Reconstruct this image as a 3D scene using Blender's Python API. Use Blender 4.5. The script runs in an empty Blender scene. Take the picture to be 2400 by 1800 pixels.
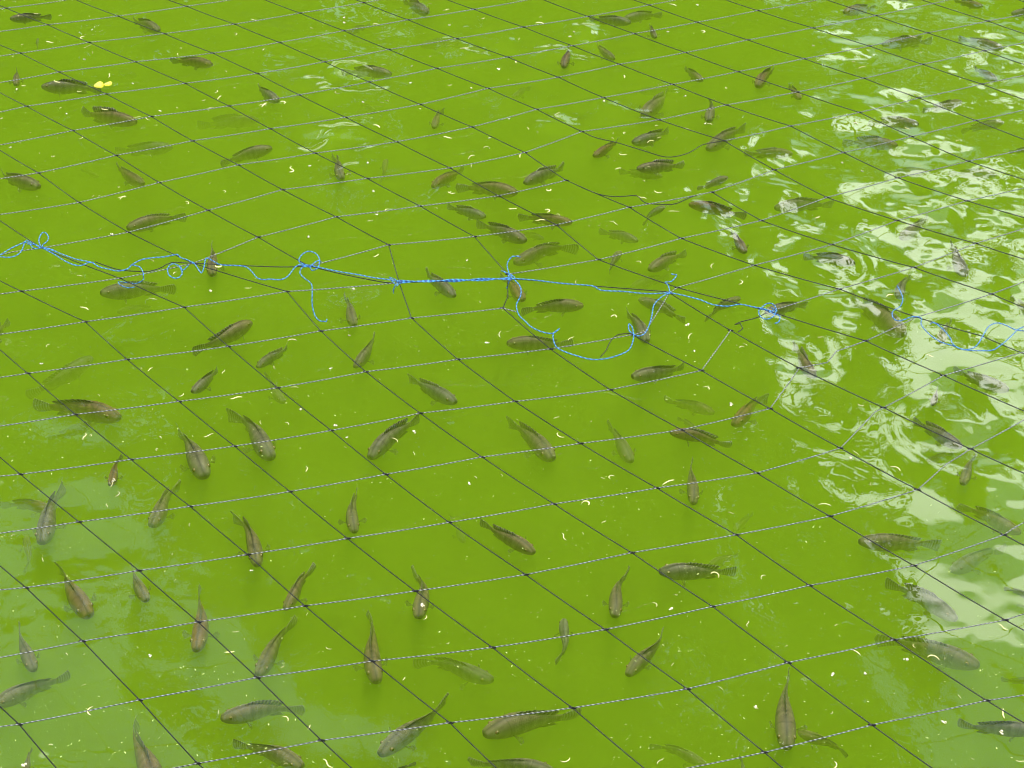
import bpy, bmesh, math, random
import numpy as np
from mathutils import Vector, Matrix

random.seed(7)
rng = np.random.default_rng(11)
scn = bpy.context.scene
COL = scn.collection

# ------------------------------------------------------------------ camera
FPX = 3994.5            # focal length in pixels of the 2400 x 1800 frame
PITCH = 0.6442
NETZ = 0.15             # net plane above the water (water = 0)
CAMZ = NETZ + 2.252
cam_d = bpy.data.cameras.new('camera')
cam_d.sensor_width = 36.0
cam_d.lens = FPX / 2400 * 36.0
cam_d.clip_start = 0.05
cam_d.clip_end = 3000
cam = bpy.data.objects.new('camera', cam_d)
COL.objects.link(cam)
cam.location = (0, 0, CAMZ)
cam.rotation_euler = (math.pi / 2 - PITCH, 0, 0)
scn.camera = cam

# ------------------------------------------------------------------ light
SUN_EL = math.radians(67)
SUN_AZ = math.radians(17)       # to the right of straight ahead (+Y)
SDIR = Vector((math.cos(SUN_EL) * math.sin(SUN_AZ), math.cos(SUN_EL) * math.cos(SUN_AZ), math.sin(SUN_EL)))
world = bpy.data.worlds.new('World')
scn.world = world
world.use_nodes = True
wn = world.node_tree.nodes
wl = world.node_tree.links
for n in list(wn):
    wn.remove(n)
wo = wn.new('ShaderNodeOutputWorld')
bg = wn.new('ShaderNodeBackground')
sky = wn.new('ShaderNodeTexSky')
sky.sky_type = 'NISHITA'
sky.sun_disc = False
sky.sun_elevation = SUN_EL
sky.sun_rotation = SUN_AZ
sky.air_density = 2.2
sky.dust_density = 0.25
sky.ozone_density = 2.5
bg.inputs['Strength'].default_value = 0.15
# added cumulus over the dome, offset and brightness set for the water glare
tc = wn.new('ShaderNodeTexCoord')
mp = wn.new('ShaderNodeMapping')
mp.inputs['Scale'].default_value = (1, 1, 1.6)
mp.inputs['Location'].default_value = (-14.8124, -8.3223, 11.7545)
cn = wn.new('ShaderNodeTexNoise')
cn.inputs['Scale'].default_value = 2.6
cn.inputs['Detail'].default_value = 7
cn.inputs['Roughness'].default_value = 0.55
cr = wn.new('ShaderNodeMapRange')
cr.inputs['From Min'].default_value = 0.55
cr.inputs['From Max'].default_value = 0.59
cr.inputs['To Min'].default_value = 0.025      # thin high haze between the clouds
cm = wn.new('ShaderNodeMixRGB')
cm.inputs['Color2'].default_value = (36.0, 36.5, 35.0, 1)
wl.new(tc.outputs['Generated'], mp.inputs['Vector'])
wl.new(mp.outputs['Vector'], cn.inputs['Vector'])
wl.new(cn.outputs['Fac'], cr.inputs['Value'])
wl.new(cr.outputs['Result'], cm.inputs['Fac'])
wl.new(sky.outputs['Color'], cm.inputs['Color1'])
wl.new(cm.outputs['Color'], bg.inputs['Color'])
wl.new(bg.outputs['Background'], wo.inputs['Surface'])

sun_d = bpy.data.lights.new('sun', 'SUN')
sun_d.energy = 3.25
sun_d.angle = math.radians(0.55)
sun_d.color = (1.0, 0.955, 0.88)
sun = bpy.data.objects.new('sun', sun_d)
COL.objects.link(sun)
sun.rotation_euler = SDIR.to_track_quat('Z', 'Y').to_euler()
sun.location = SDIR * 60

scn.view_settings.view_transform = 'Standard'
scn.view_settings.look = 'None'
scn.view_settings.gamma = 1.0
scn.view_settings.use_curve_mapping = False
scn.view_settings.exposure = 0.98
scn.render.engine = 'CYCLES'
cy = scn.cycles
cy.use_adaptive_sampling = True
cy.adaptive_threshold = 0.035
cy.adaptive_min_samples = 32
cy.max_bounces = 6
cy.diffuse_bounces = 2
cy.glossy_bounces = 2
cy.transmission_bounces = 4
cy.volume_bounces = 3
cy.transparent_max_bounces = 12
cy.use_denoising = True
cy.filter_width = 1.2
cy.time_limit = 780
cy.caustics_reflective = False
cy.caustics_refractive = False
cy.sample_clamp_indirect = 6.0

# ------------------------------------------------------------------ pixel -> place
SP, CP = math.sin(PITCH), math.cos(PITCH)
def at(px, py, z):
    """the point of the horizontal plane at height z that stands at this pixel of the photograph"""
    x = (px - 1200) / FPX
    y = -(py - 900) / FPX
    d = Vector((x, CP + y * SP, -SP + y * CP))
    t = (z - CAMZ) / d.z
    return Vector((d.x * t, d.y * t, z))
CS = 640 / 2212
CROP = {'11': (0, 0), '12': (600, 0), '13': (1200, 0), '14': (1760, 0),
        '21': (0, 440), '22': (600, 440), '23': (1200, 440), '24': (1760, 440),
        '31': (0, 880), '32': (600, 880), '33': (1200, 880), '34': (1760, 880),
        '41': (0, 1320), '42': (600, 1320), '43': (1200, 1320), '44': (1760, 1320)}
def px(c, p):
    return (CROP[c][0] + p[0] * CS, CROP[c][1] + p[1] * CS)

# ------------------------------------------------------------------ helpers
def new_obj(name, data, parent=None):
    o = bpy.data.objects.new(name, data)
    COL.objects.link(o)
    if parent:
        o.parent = parent
    return o
def tag(o, label=None, cat=None, group=None, kind=None):
    if label: o['label'] = label
    if cat: o['category'] = cat
    if group: o['group'] = group
    if kind: o['kind'] = kind
    return o
def mesh_from(name, v, f, mats, smooth=True, uv=None, mi=None):
    me = bpy.data.meshes.new(name)
    me.from_pydata([tuple(p) for p in v], [], [tuple(q) for q in f])
    for m in mats:
        me.materials.append(m)
    if smooth:
        me.polygons.foreach_set('use_smooth', [True] * len(me.polygons))
    if mi is not None:
        me.polygons.foreach_set('material_index', mi)
    if uv is not None:
        l = me.uv_layers.new(name='UVMap')
        idx = np.empty(len(me.loops), dtype=np.int32)
        me.loops.foreach_get('vertex_index', idx)
        l.data.foreach_set('uv', np.asarray(uv, dtype=np.float32)[idx].ravel())
    me.update()
    return me
def spline(pts, step):
    """Catmull-Rom through the points, resampled about every step"""
    P = np.array([tuple(p) for p in pts], float)
    if len(P) == 2:
        n = max(2, int(np.linalg.norm(P[1] - P[0]) / step) + 1)
        return P[0] + (P[1] - P[0]) * np.linspace(0, 1, n)[:, None]
    Q = np.vstack([2 * P[0] - P[1], P, 2 * P[-1] - P[-2]])
    out = []
    for i in range(1, len(Q) - 2):
        a, b, c, d = Q[i - 1], Q[i], Q[i + 1], Q[i + 2]
        n = max(1, int(np.linalg.norm(c - b) / step))
        for t in np.arange(n) / n:
            out.append(.5 * ((2 * b) + (-a + c) * t + (2 * a - 5 * b + 4 * c - d) * t * t + (-a + 3 * b - 3 * c + d) * t ** 3))
    out.append(P[-1])
    return np.array(out)
def tube_arrays(C, r, sides=6, base=0, taper=False):
    """vertices, quads and uv (turns along the length, turn around) of a tube about the polyline C"""
    C = np.asarray(C, float)
    n = len(C)
    T = np.gradient(C, axis=0)
    T /= np.linalg.norm(T, axis=1)[:, None] + 1e-12
    up = np.array([0, 0, 1.0])
    S = np.cross(T, up)
    ln = np.linalg.norm(S, axis=1)
    S[ln < 1e-4] = (1, 0, 0)
    S /= np.linalg.norm(S, axis=1)[:, None]
    U = np.cross(S, T)
    L = np.r_[0, np.cumsum(np.linalg.norm(np.diff(C, axis=0), axis=1))]
    rr = np.full(n, r)
    if taper:
        rr = r * np.clip(np.sin(np.linspace(0.12, math.pi - .12, n)) * 1.5, .3, 1)
    V, UV, F = [], [], []
    for k in range(sides + 1):
        a = 2 * math.pi * k / sides
        V.append(C + (S * math.cos(a) + U * math.sin(a)) * rr[:, None])
        UV.append(np.c_[L, np.full(n, k / sides)])
    V = np.stack(V, 1).reshape(-1, 3)
    UV = np.stack(UV, 1).reshape(-1, 2)
    i = np.arange(n - 1)[:, None] * (sides + 1)
    k = np.arange(sides)[None]
    F = np.stack([i + k, i + k + 1, i + k + sides + 2, i + k + sides + 1], -1).reshape(-1, 4) + base
    return V, F, UV
def tube_mesh(name, lines, r, mat, sides=6, taper=False):
    V, F, UV, b = [], [], [], 0
    for C in lines:
        v, f, u = tube_arrays(C, r, sides, b, taper)
        V.append(v); F.append(f); UV.append(u); b += len(v)
    return mesh_from(name, np.vstack(V), np.vstack(F), [mat], True, np.vstack(UV))

# ------------------------------------------------------------------ materials
def material(name):
    m = bpy.data.materials.new(name)
    m.use_nodes = True
    nt = m.node_tree
    for n in list(nt.nodes):
        nt.nodes.remove(n)
    out = nt.nodes.new('ShaderNodeOutputMaterial')
    return m, nt, out
def N(nt, t, **kw):
    n = nt.nodes.new(t)
    for k, v in kw.items():
        if k in n.inputs:
            n.inputs[k].default_value = v
        else:
            setattr(n, k, v)
    return n
def ramp(nt, stops):
    r = nt.nodes.new('ShaderNodeValToRGB')
    e = r.color_ramp.elements
    while len(e) < len(stops):
        e.new(0.5)
    for i, (p, c) in enumerate(stops):
        e[i].position = p
        e[i].color = c if len(c) == 4 else (*c, 1)
    return r
def math_n(nt, op, a, b=None):
    n = nt.nodes.new('ShaderNodeMath')
    n.operation = op
    for i, v in enumerate((a, b)):
        if v is None: continue
        if isinstance(v, (int, float)): n.inputs[i].default_value = v
        else: nt.links.new(v, n.inputs[i])
    return n.outputs[0]

def plain(name, col, rough=.6, var=.25, scale=40, spec=.4):
    m, nt, out = material(name)
    p = N(nt, 'ShaderNodeBsdfPrincipled', Roughness=rough)
    p.inputs['Specular IOR Level'].default_value = spec
    t = N(nt, 'ShaderNodeTexCoord')
    n = N(nt, 'ShaderNodeTexNoise', Scale=scale, Detail=5.0)
    r = ramp(nt, [(.3, tuple(c * (1 - var) for c in col)), (.7, tuple(min(1, c * (1 + var)) for c in col))])
    nt.links.new(t.outputs['Object'], n.inputs['Vector'])
    nt.links.new(n.outputs['Fac'], r.inputs['Fac'])
    nt.links.new(r.outputs['Color'], p.inputs['Base Color'])
    nt.links.new(p.outputs[0], out.inputs['Surface'])
    return m

def twine(name, ply_a, ply_or_glint, pitch, rough, bump, spec=.3):
    """two-ply twisted twine, two colours along the helix, wound along the tube's own length and turn coordinates"""
    m, nt, out = material(name)
    p = N(nt, 'ShaderNodeBsdfPrincipled', Roughness=rough)
    p.inputs['Specular IOR Level'].default_value = spec
    uv = N(nt, 'ShaderNodeUVMap', uv_map='UVMap')
    sx = N(nt, 'ShaderNodeSeparateXYZ')
    nt.links.new(uv.outputs[0], sx.inputs[0])
    # helix phase wobbles along the length
    wob = N(nt, 'ShaderNodeTexNoise', Scale=45.0, Detail=2.0); nt.links.new(uv.outputs[0], wob.inputs['Vector'])
    ph = math_n(nt, 'ADD', math_n(nt, 'ADD', math_n(nt, 'MULTIPLY', sx.outputs[0], 2 * math.pi / pitch), math_n(nt, 'MULTIPLY', sx.outputs[1], 2 * math.pi)), math_n(nt, 'MULTIPLY', wob.outputs[0], 2.5))
    w = math_n(nt, 'SINE', ph)
    r = ramp(nt, [(.46, ply_a), (.66, ply_or_glint)])
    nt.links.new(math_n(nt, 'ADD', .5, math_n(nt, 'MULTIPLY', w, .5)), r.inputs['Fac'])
    nt.links.new(r.outputs['Color'], p.inputs['Base Color'])
    b = N(nt, 'ShaderNodeBump', Strength=1.0, Distance=bump)
    nt.links.new(math_n(nt, 'ABSOLUTE', w), b.inputs['Height'])
    nt.links.new(b.outputs[0], p.inputs['Normal'])
    nt.links.new(p.outputs[0], out.inputs['Surface'])
    return m
M_NET = twine('black_twine', (.003, .003, .003), (.007, .007, .006), .012, .3, .0003, .14)
M_NET2 = twine('painted_glint_twine', (.006, .006, .006), (.16, .16, .15), .0090, .35, .0003, .35)  # black cross strands, their sun glints painted in as the pale helix colour
M_CORD = twine('blue_cord', (.005, .035, .12), (.025, .17, .36), .012, .4, .0004, .3)

def fish_body_mat():
    m, nt, out = material('tilapia_skin')
    L = nt.links
    p = N(nt, 'ShaderNodeBsdfPrincipled', Roughness=.5)
    p.inputs['Specular IOR Level'].default_value = .12
    uv = N(nt, 'ShaderNodeUVMap', uv_map='UVMap')
    sx = N(nt, 'ShaderNodeSeparateXYZ'); L.new(uv.outputs[0], sx.inputs[0])
    u, v = sx.outputs[0], sx.outputs[1]
    oi = N(nt, 'ShaderNodeObjectInfo')
    # v: 0 along the back, 1 along the belly (countershaded skin of a tilapia)
    side = ramp(nt, [(0, (.030, .025, .013)), (.035, (.060, .051, .028)), (.10, (.098, .084, .048)), (.38, (.115, .103, .058)), (.62, (.16, .145, .085)), (.85, (.25, .235, .15)), (1, (.32, .30, .21))])
    L.new(v, side.inputs['Fac'])
    # scale rows
    cx = N(nt, 'ShaderNodeCombineXYZ')
    L.new(math_n(nt, 'MULTIPLY', u, 52), cx.inputs[0]); L.new(math_n(nt, 'MULTIPLY', v, 22), cx.inputs[1])
    vo = N(nt, 'ShaderNodeTexVoronoi', Scale=1.0, Randomness=.35, feature='F1')
    L.new(cx.outputs[0], vo.inputs['Vector'])
    body = N(nt, 'ShaderNodeMapRange'); body.inputs['From Min'].default_value = .24; body.inputs['From Max'].default_value = .30
    L.new(u, body.inputs['Value'])
    sc = N(nt, 'ShaderNodeMapRange'); sc.inputs['From Min'].default_value = .15; sc.inputs['From Max'].default_value = .75
    sc.inputs['To Min'].default_value = 1.3; sc.inputs['To Max'].default_value = .45
    L.new(vo.outputs['Distance'], sc.inputs['Value'])
    scm = math_n(nt, 'ADD', 1.0, math_n(nt, 'MULTIPLY', body.outputs[0], math_n(nt, 'SUBTRACT', sc.outputs[0], 1.0)))
    # dusky bars on the flank
    ob = N(nt, 'ShaderNodeTexCoord')
    no = N(nt, 'ShaderNodeTexNoise', Scale=60.0, Detail=4.0); L.new(ob.outputs['Object'], no.inputs['Vector'])
    bar = math_n(nt, 'SINE', math_n(nt, 'ADD', math_n(nt, 'MULTIPLY', u, 62), math_n(nt, 'MULTIPLY', no.outputs[0], 2.0)))
    barm = math_n(nt, 'ADD', 1.0, math_n(nt, 'MULTIPLY', math_n(nt, 'MULTIPLY', bar, .2), body.outputs[0]))
    mot = math_n(nt, 'ADD', .45, math_n(nt, 'MULTIPLY', no.outputs[0], 1.1))
    k = math_n(nt, 'MULTIPLY', math_n(nt, 'MULTIPLY', scm, barm), mot)
    mul = N(nt, 'ShaderNodeVectorMath', operation='SCALE')
    L.new(side.outputs[0], mul.inputs[0]); L.new(k, mul.inputs['Scale'])
    # each fish between brown and grey
    hs = ramp(nt, [(0, (1.1, .80, .50)), (.4, (1.0, .95, .74)), (.7, (.95, 1.0, .86)), (1, (.90, 1.0, 1.06))])
    L.new(oi.outputs['Color'], hs.inputs['Fac'])
    mu2 = N(nt, 'ShaderNodeVectorMath', operation='MULTIPLY')
    L.new(mul.outputs[0], mu2.inputs[0]); L.new(hs.outputs[0], mu2.inputs[1])
    # dark lips, gill cover edge
    lip = N(nt, 'ShaderNodeMapRange'); lip.inputs['From Min'].default_value = .002; lip.inputs['From Max'].default_value = .022
    lip.inputs['To Min'].default_value = .18
    L.new(u, lip.inputs['Value'])
    gl = math_n(nt, 'ABSOLUTE', math_n(nt, 'SUBTRACT', math_n(nt, 'ADD', u, math_n(nt, 'MULTIPLY', math_n(nt, 'ABSOLUTE', math_n(nt, 'SUBTRACT', v, .5)), .08)), .255))
    gm = N(nt, 'ShaderNodeMapRange'); gm.inputs['From Max'].default_value = .012; gm.inputs['To Min'].default_value = .55
    L.new(gl, gm.inputs['Value'])
    mu3 = N(nt, 'ShaderNodeVectorMath', operation='SCALE')
    L.new(mu2.outputs[0], mu3.inputs[0]); L.new(math_n(nt, 'MULTIPLY', lip.outputs[0], gm.outputs[0]), mu3.inputs['Scale'])
    L.new(mu3.outputs[0], p.inputs['Base Color'])
    b = N(nt, 'ShaderNodeBump', Strength=.35, Distance=.0008)
    L.new(vo.outputs['Distance'], b.inputs['Height']); L.new(b.outputs[0], p.inputs['Normal'])
    L.new(p.outputs[0], out.inputs['Surface'])
    return m
def fin_mat(name, c1, c2, freq, trans):
    m, nt, out = material(name)
    L = nt.links
    uv = N(nt, 'ShaderNodeUVMap', uv_map='UVMap')
    sx = N(nt, 'ShaderNodeSeparateXYZ'); L.new(uv.outputs[0], sx.inputs[0])
    ob = N(nt, 'ShaderNodeTexCoord')
    no = N(nt, 'ShaderNodeTexNoise', Scale=90.0, Detail=3.0); L.new(ob.outputs['Object'], no.inputs['Vector'])
    w = math_n(nt, 'SINE', math_n(nt, 'ADD', math_n(nt, 'MULTIPLY', sx.outputs[0], freq), math_n(nt, 'MULTIPLY', no.outputs[0], 2.5)))
    r = ramp(nt, [(.35, c1), (.65, c2)])
    L.new(math_n(nt, 'ADD', .5, math_n(nt, 'MULTIPLY', w, .5)), r.inputs['Fac'])
    p = N(nt, 'ShaderNodeBsdfPrincipled', Roughness=.5)
    L.new(r.outputs[0], p.inputs['Base Color'])
    tr = N(nt, 'ShaderNodeBsdfTransparent')
    mx = N(nt, 'ShaderNodeMixShader')
    # rays of the fin: opaque spines, clear membrane
    ray = math_n(nt, 'SINE', math_n(nt, 'MULTIPLY', sx.outputs[1], 70))
    fac = math_n(nt, 'ADD', trans, math_n(nt, 'MULTIPLY', ray, .2))
    L.new(fac, mx.inputs[0]); L.new(p.outputs[0], mx.inputs[1]); L.new(tr.outputs[0], mx.inputs[2])
    L.new(mx.outputs[0], out.inputs['Surface'])
    return m
M_FISH = fish_body_mat()
M_TAIL = fin_mat('tail_fin_bars', (.035, .032, .018), (.22, .21, .13), 45, .30)
M_DORS = fin_mat('dorsal_fin_bars', (.022, .020, .010), (.15, .135, .07), 70, .18)
M_PECT = fin_mat('pectoral_membrane', (.16, .15, .09), (.28, .26, .16), 20, .62)
M_IRIS = plain('fish_iris', (.12, .075, .02), .25, .2, 300)
M_PUPIL = plain('fish_pupil', (.004, .004, .004), .1, .1, 300, .8)
M_CATKIN = plain('cream_catkin', (.46, .41, .17), .7, .16, 300)
M_PINKISH = plain('pale_petal', (.46, .40, .26), .7, .2, 300)
M_YELLOW = plain('yellow_petal', (.75, .60, .03), .6, .12, 120)
M_SPECK = plain('pollen_speck', (.26, .31, .08), .8, .3, 900)
M_CONC = plain('pond_concrete', (.30, .28, .25), .85, .22, 3)
M_BED = plain('pond_mud', (.03, .035, .012), .95, .3, 4)
M_GROUND = plain('grass_ground', (.055, .075, .022), .95, .4, 2.2)
M_BARK = plain('bark', (.09, .065, .045), .9, .35, 6)
def leaf_mat(name, a, b, thin=.25):
    m, nt, out = material(name)
    oc = N(nt, 'ShaderNodeTexCoord')
    n = N(nt, 'ShaderNodeTexNoise', Scale=.9, Detail=6.0)
    nt.links.new(oc.outputs['Object'], n.inputs['Vector'])
    r = ramp(nt, [(.35, a), (.65, b)])
    nt.links.new(n.outputs[0], r.inputs[0])
    d = N(nt, 'ShaderNodeBsdfPrincipled', Roughness=.5)
    t = N(nt, 'ShaderNodeBsdfTranslucent')
    nt.links.new(r.outputs[0], d.inputs['Base Color']); nt.links.new(r.outputs[0], t.inputs[0])
    x = N(nt, 'ShaderNodeMixShader'); x.inputs[0].default_value = thin
    nt.links.new(d.outputs[0], x.inputs[1]); nt.links.new(t.outputs[0], x.inputs[2])
    nt.links.new(x.outputs[0], out.inputs['Surface'])
    return m
M_LEAF = leaf_mat('dark_leaves', (.018, .032, .008), (.04, .07, .015))
M_LEAF2 = leaf_mat('yellow_green_leaves', (.10, .12, .015), (.20, .21, .03), .5)

def water_mat():
    m, nt, out = material('pond_water')
    L = nt.links
    fr = N(nt, 'ShaderNodeFresnel', IOR=1.333)
    gl = N(nt, 'ShaderNodeBsdfGlossy', Roughness=.01)
    tr = N(nt, 'ShaderNodeBsdfTransparent')
    mx = N(nt, 'ShaderNodeMixShader')
    L.new(fr.outputs[0], mx.inputs[0]); L.new(tr.outputs[0], mx.inputs[1]); L.new(gl.outputs[0], mx.inputs[2])
    L.new(mx.outputs[0], out.inputs['Surface'])
    v = N(nt, 'ShaderNodeVolumePrincipled')
    v.inputs['Color'].default_value = (.338, .507, .022, 1)
    v.inputs['Density'].default_value = 6.5
    v.inputs['Absorption Color'].default_value = (0, 0, 0, 1)
    v.inputs['Anisotropy'].default_value = 0.0
    L.new(v.outputs[0], out.inputs['Volume'])
    m.cycles.homogeneous_volume = True
    return m
M_WATER = water_mat()

# ------------------------------------------------------------------ setting
X0, X1, Y0, Y1, DEEP = -6.0, 6.0, -0.4, 11.0, 0.7
def box(name, a, b, mat, parent=None):
    (x0, y0, z0), (x1, y1, z1) = a, b
    v = [(x0, y0, z0), (x1, y0, z0), (x1, y1, z0), (x0, y1, z0), (x0, y0, z1), (x1, y0, z1), (x1, y1, z1), (x0, y1, z1)]
    f = [(0, 3, 2, 1), (4, 5, 6, 7), (0, 1, 5, 4), (1, 2, 6, 5), (2, 3, 7, 6), (3, 0, 4, 7)]
    return new_obj(name, mesh_from(name, v, f, [mat], False), parent)
# pixel of the centre, radius in metres, strength
STIR = [(2280, 680, .78, 1.1), (2250, 230, .9, .45), (1800, 420, .5, .55), (1380, 230, .45, 1.0), (830, 180, .24, 1.5),
        (830, 300, .26, 1.5), (860, 400, .18, 1.1), (1650, 520, .45, .9), (1330, 110, .3, .9), (2330, 950, .45, .8),
        (1180, 90, .3, .9), (1900, 520, .42, .8), (250, 1450, .8, .3), (2300, 1250, .5, .3), (2350, 1600, .4, .1)]

def water_mesh():
    """a closed body of water whose top is a fine sheet with real swell and ripples where the fish stir it"""
    H = .006
    nx = 2 * 367 + 1
    xs = (np.arange(nx) - 367) * H
    ys = 1.45 + np.arange(nx) * H
    wr = np.random.default_rng(5)
    M = 768
    kx = np.fft.fftfreq(M, H)[None, :]; ky = np.fft.fftfreq(M, H)[:, None]
    K = np.hypot(kx, ky) + 1e-9
    def field(lam, bw):
        S = np.exp(-(np.log(K * lam) / bw) ** 2) / K
        S[0, 0] = 0
        F = np.fft.fft2(wr.normal(size=(M, M))) * S
        f = np.fft.ifft2(F).real
        sl = np.sqrt(np.mean(np.gradient(f, H, axis=0) ** 2))
        return (f / sl)[:nx, :nx]           # unit rms slope along one axis
    X, Y = np.meshgrid(xs, ys)
    mask = np.zeros_like(X)
    for (pxx, pyy, r, s) in STIR:
        c = at(pxx, pyy, 0)
        d = np.hypot(X - c.x, Y - c.y)
        t = np.clip((r - d) / (r * .75), 0, 1)
        mask = np.maximum(mask, s * t * t * (3 - 2 * t))
    swell, mid, small = field(.42, .5), field(.18, .45), field(.055, .5)
    pat = field(.5, .6); pat = np.clip(.55 + .55 * pat / pat.std(), 0.05, 1.6)
    h = swell * .017 + mid * (.005 + .080 * mask * pat) + small * (.003 + .042 * mask * pat)
    for (pxx, pyy, r0, A) in RINGS:         # rings spreading from a rising fish
        c = at(pxx, pyy, 0)
        d = np.hypot(X - c.x, Y - c.y)
        h += A * np.exp(-((d - r0) / .035) ** 2) * np.cos(2 * math.pi * (d - r0) / .03) * .03 / (2 * math.pi)
    e = np.minimum.reduce([X - xs[0], xs[-1] - X, Y - ys[0], ys[-1] - Y])
    h = (h - h.mean()) * np.clip(e / .3, 0, 1)
    h = np.clip(h, -.01, .012)
    V = np.stack([X, Y, h], -1).reshape(-1, 3)
    i = np.arange(nx - 1)[:, None] * nx + np.arange(nx - 1)[None]
    F = np.stack([i, i + 1, i + nx + 1, i + nx], -1).reshape(-1, 4)
    # flat water round the fine sheet, walls and bottom
    xa, xb, ya, yb = xs[0], xs[-1], ys[0], ys[-1]
    n0 = len(V)
    ex = [(X0, Y0, 0), (X1, Y0, 0), (X1, Y1, 0), (X0, Y1, 0), (X0, Y0, -DEEP), (X1, Y0, -DEEP), (X1, Y1, -DEEP), (X0, Y1, -DEEP)]
    V = np.vstack([V, np.array(ex)])
    c00, c10, c11, c01 = 0, nx - 1, nx * nx - 1, nx * (nx - 1)
    o = n0
    south = list(range(0, nx)); east = [nx - 1 + k * nx for k in range(nx)]
    north = [c11 - k for k in range(nx)]; west = [c01 - k * nx for k in range(nx)]
    polys = [[o, o + 1] + south[::-1], [o + 1, o + 2] + east[::-1], [o + 2, o + 3] + north[::-1], [o + 3, o] + west[::-1],
             [o + 4, o + 7, o + 6, o + 5], [o, o + 4, o + 5, o + 1], [o + 1, o + 5, o + 6, o + 2], [o + 2, o + 6, o + 7, o + 3], [o + 3, o + 7, o + 4, o]]
    me = bpy.data.meshes.new('water')
    loops = np.r_[F.ravel(), np.concatenate([np.array(p) for p in polys])]
    tot = np.r_[np.full(len(F), 4), [len(p) for p in polys]]
    me.vertices.add(len(V)); me.vertices.foreach_set('co', V.astype(np.float32).ravel())
    me.loops.add(len(loops)); me.loops.foreach_set('vertex_index', loops.astype(np.int32))
    me.polygons.add(len(tot)); me.polygons.foreach_set('loop_start', np.r_[0, np.cumsum(tot)[:-1]].astype(np.int32))
    me.polygons.foreach_set('use_smooth', np.r_[np.ones(len(F), bool), np.zeros(len(polys), bool)])
    me.update(calc_edges=True)
    me.validate()
    me.materials.append(M_WATER)
    return me
RINGS = [(1330, 160, .10, .10), (1650, 250, .12, .08), (480, 345, .10, .06), (1500, 330, .14, .07), (1900, 620, .16, .05), (870, 470, .08, .08),
         (1780, 480, .12, .10), (1420, 420, .1, .05), (160, 1420, .13, .05), (470, 1290, .15, .04), (1480, 610, .09, .09), (2250, 1000, .15, .03)]
tag(new_obj('water', water_mesh()), kind='structure')
tag(box('pond_bed', (X0 - .3, Y0 - .3, -DEEP - .3), (X1 + .3, Y1 + .3, -DEEP - .004), M_BED), kind='structure')
g = 400.0
gz = .25
v, f = [], []
for (a, b, c, d) in ((-g, -g, X0 - .3, g), (X1 + .3, -g, g, g), (X0 - .3, -g, X1 + .3, Y0 - .3), (X0 - .3, Y1 + .3, X1 + .3, g)):
    k = len(v)
    v += [(a, b, gz), (c, b, gz), (c, d, gz), (a, d, gz)]
    f.append((k, k + 1, k + 2, k + 3))
tag(new_obj('ground', mesh_from('ground', v, f, [M_GROUND], False)), kind='structure')
for nm, a, b in (('pond_wall_left', (X0 - .3, Y0 - .3, -DEEP), (X0 - .003, Y1 + .3, .30)),
                 ('pond_wall_right', (X1 + .003, Y0 - .3, -DEEP), (X1 + .3, Y1 + .3, .30)),
                 ('pond_wall_near', (X0, Y0 - .3, -DEEP), (X1, Y0 - .003, .298)),
                 ('pond_wall_far', (X0, Y1 + .003, -DEEP), (X1, Y1 + .3, .298))):
    tag(box(nm, a, b, M_CONC), kind='structure')

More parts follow.
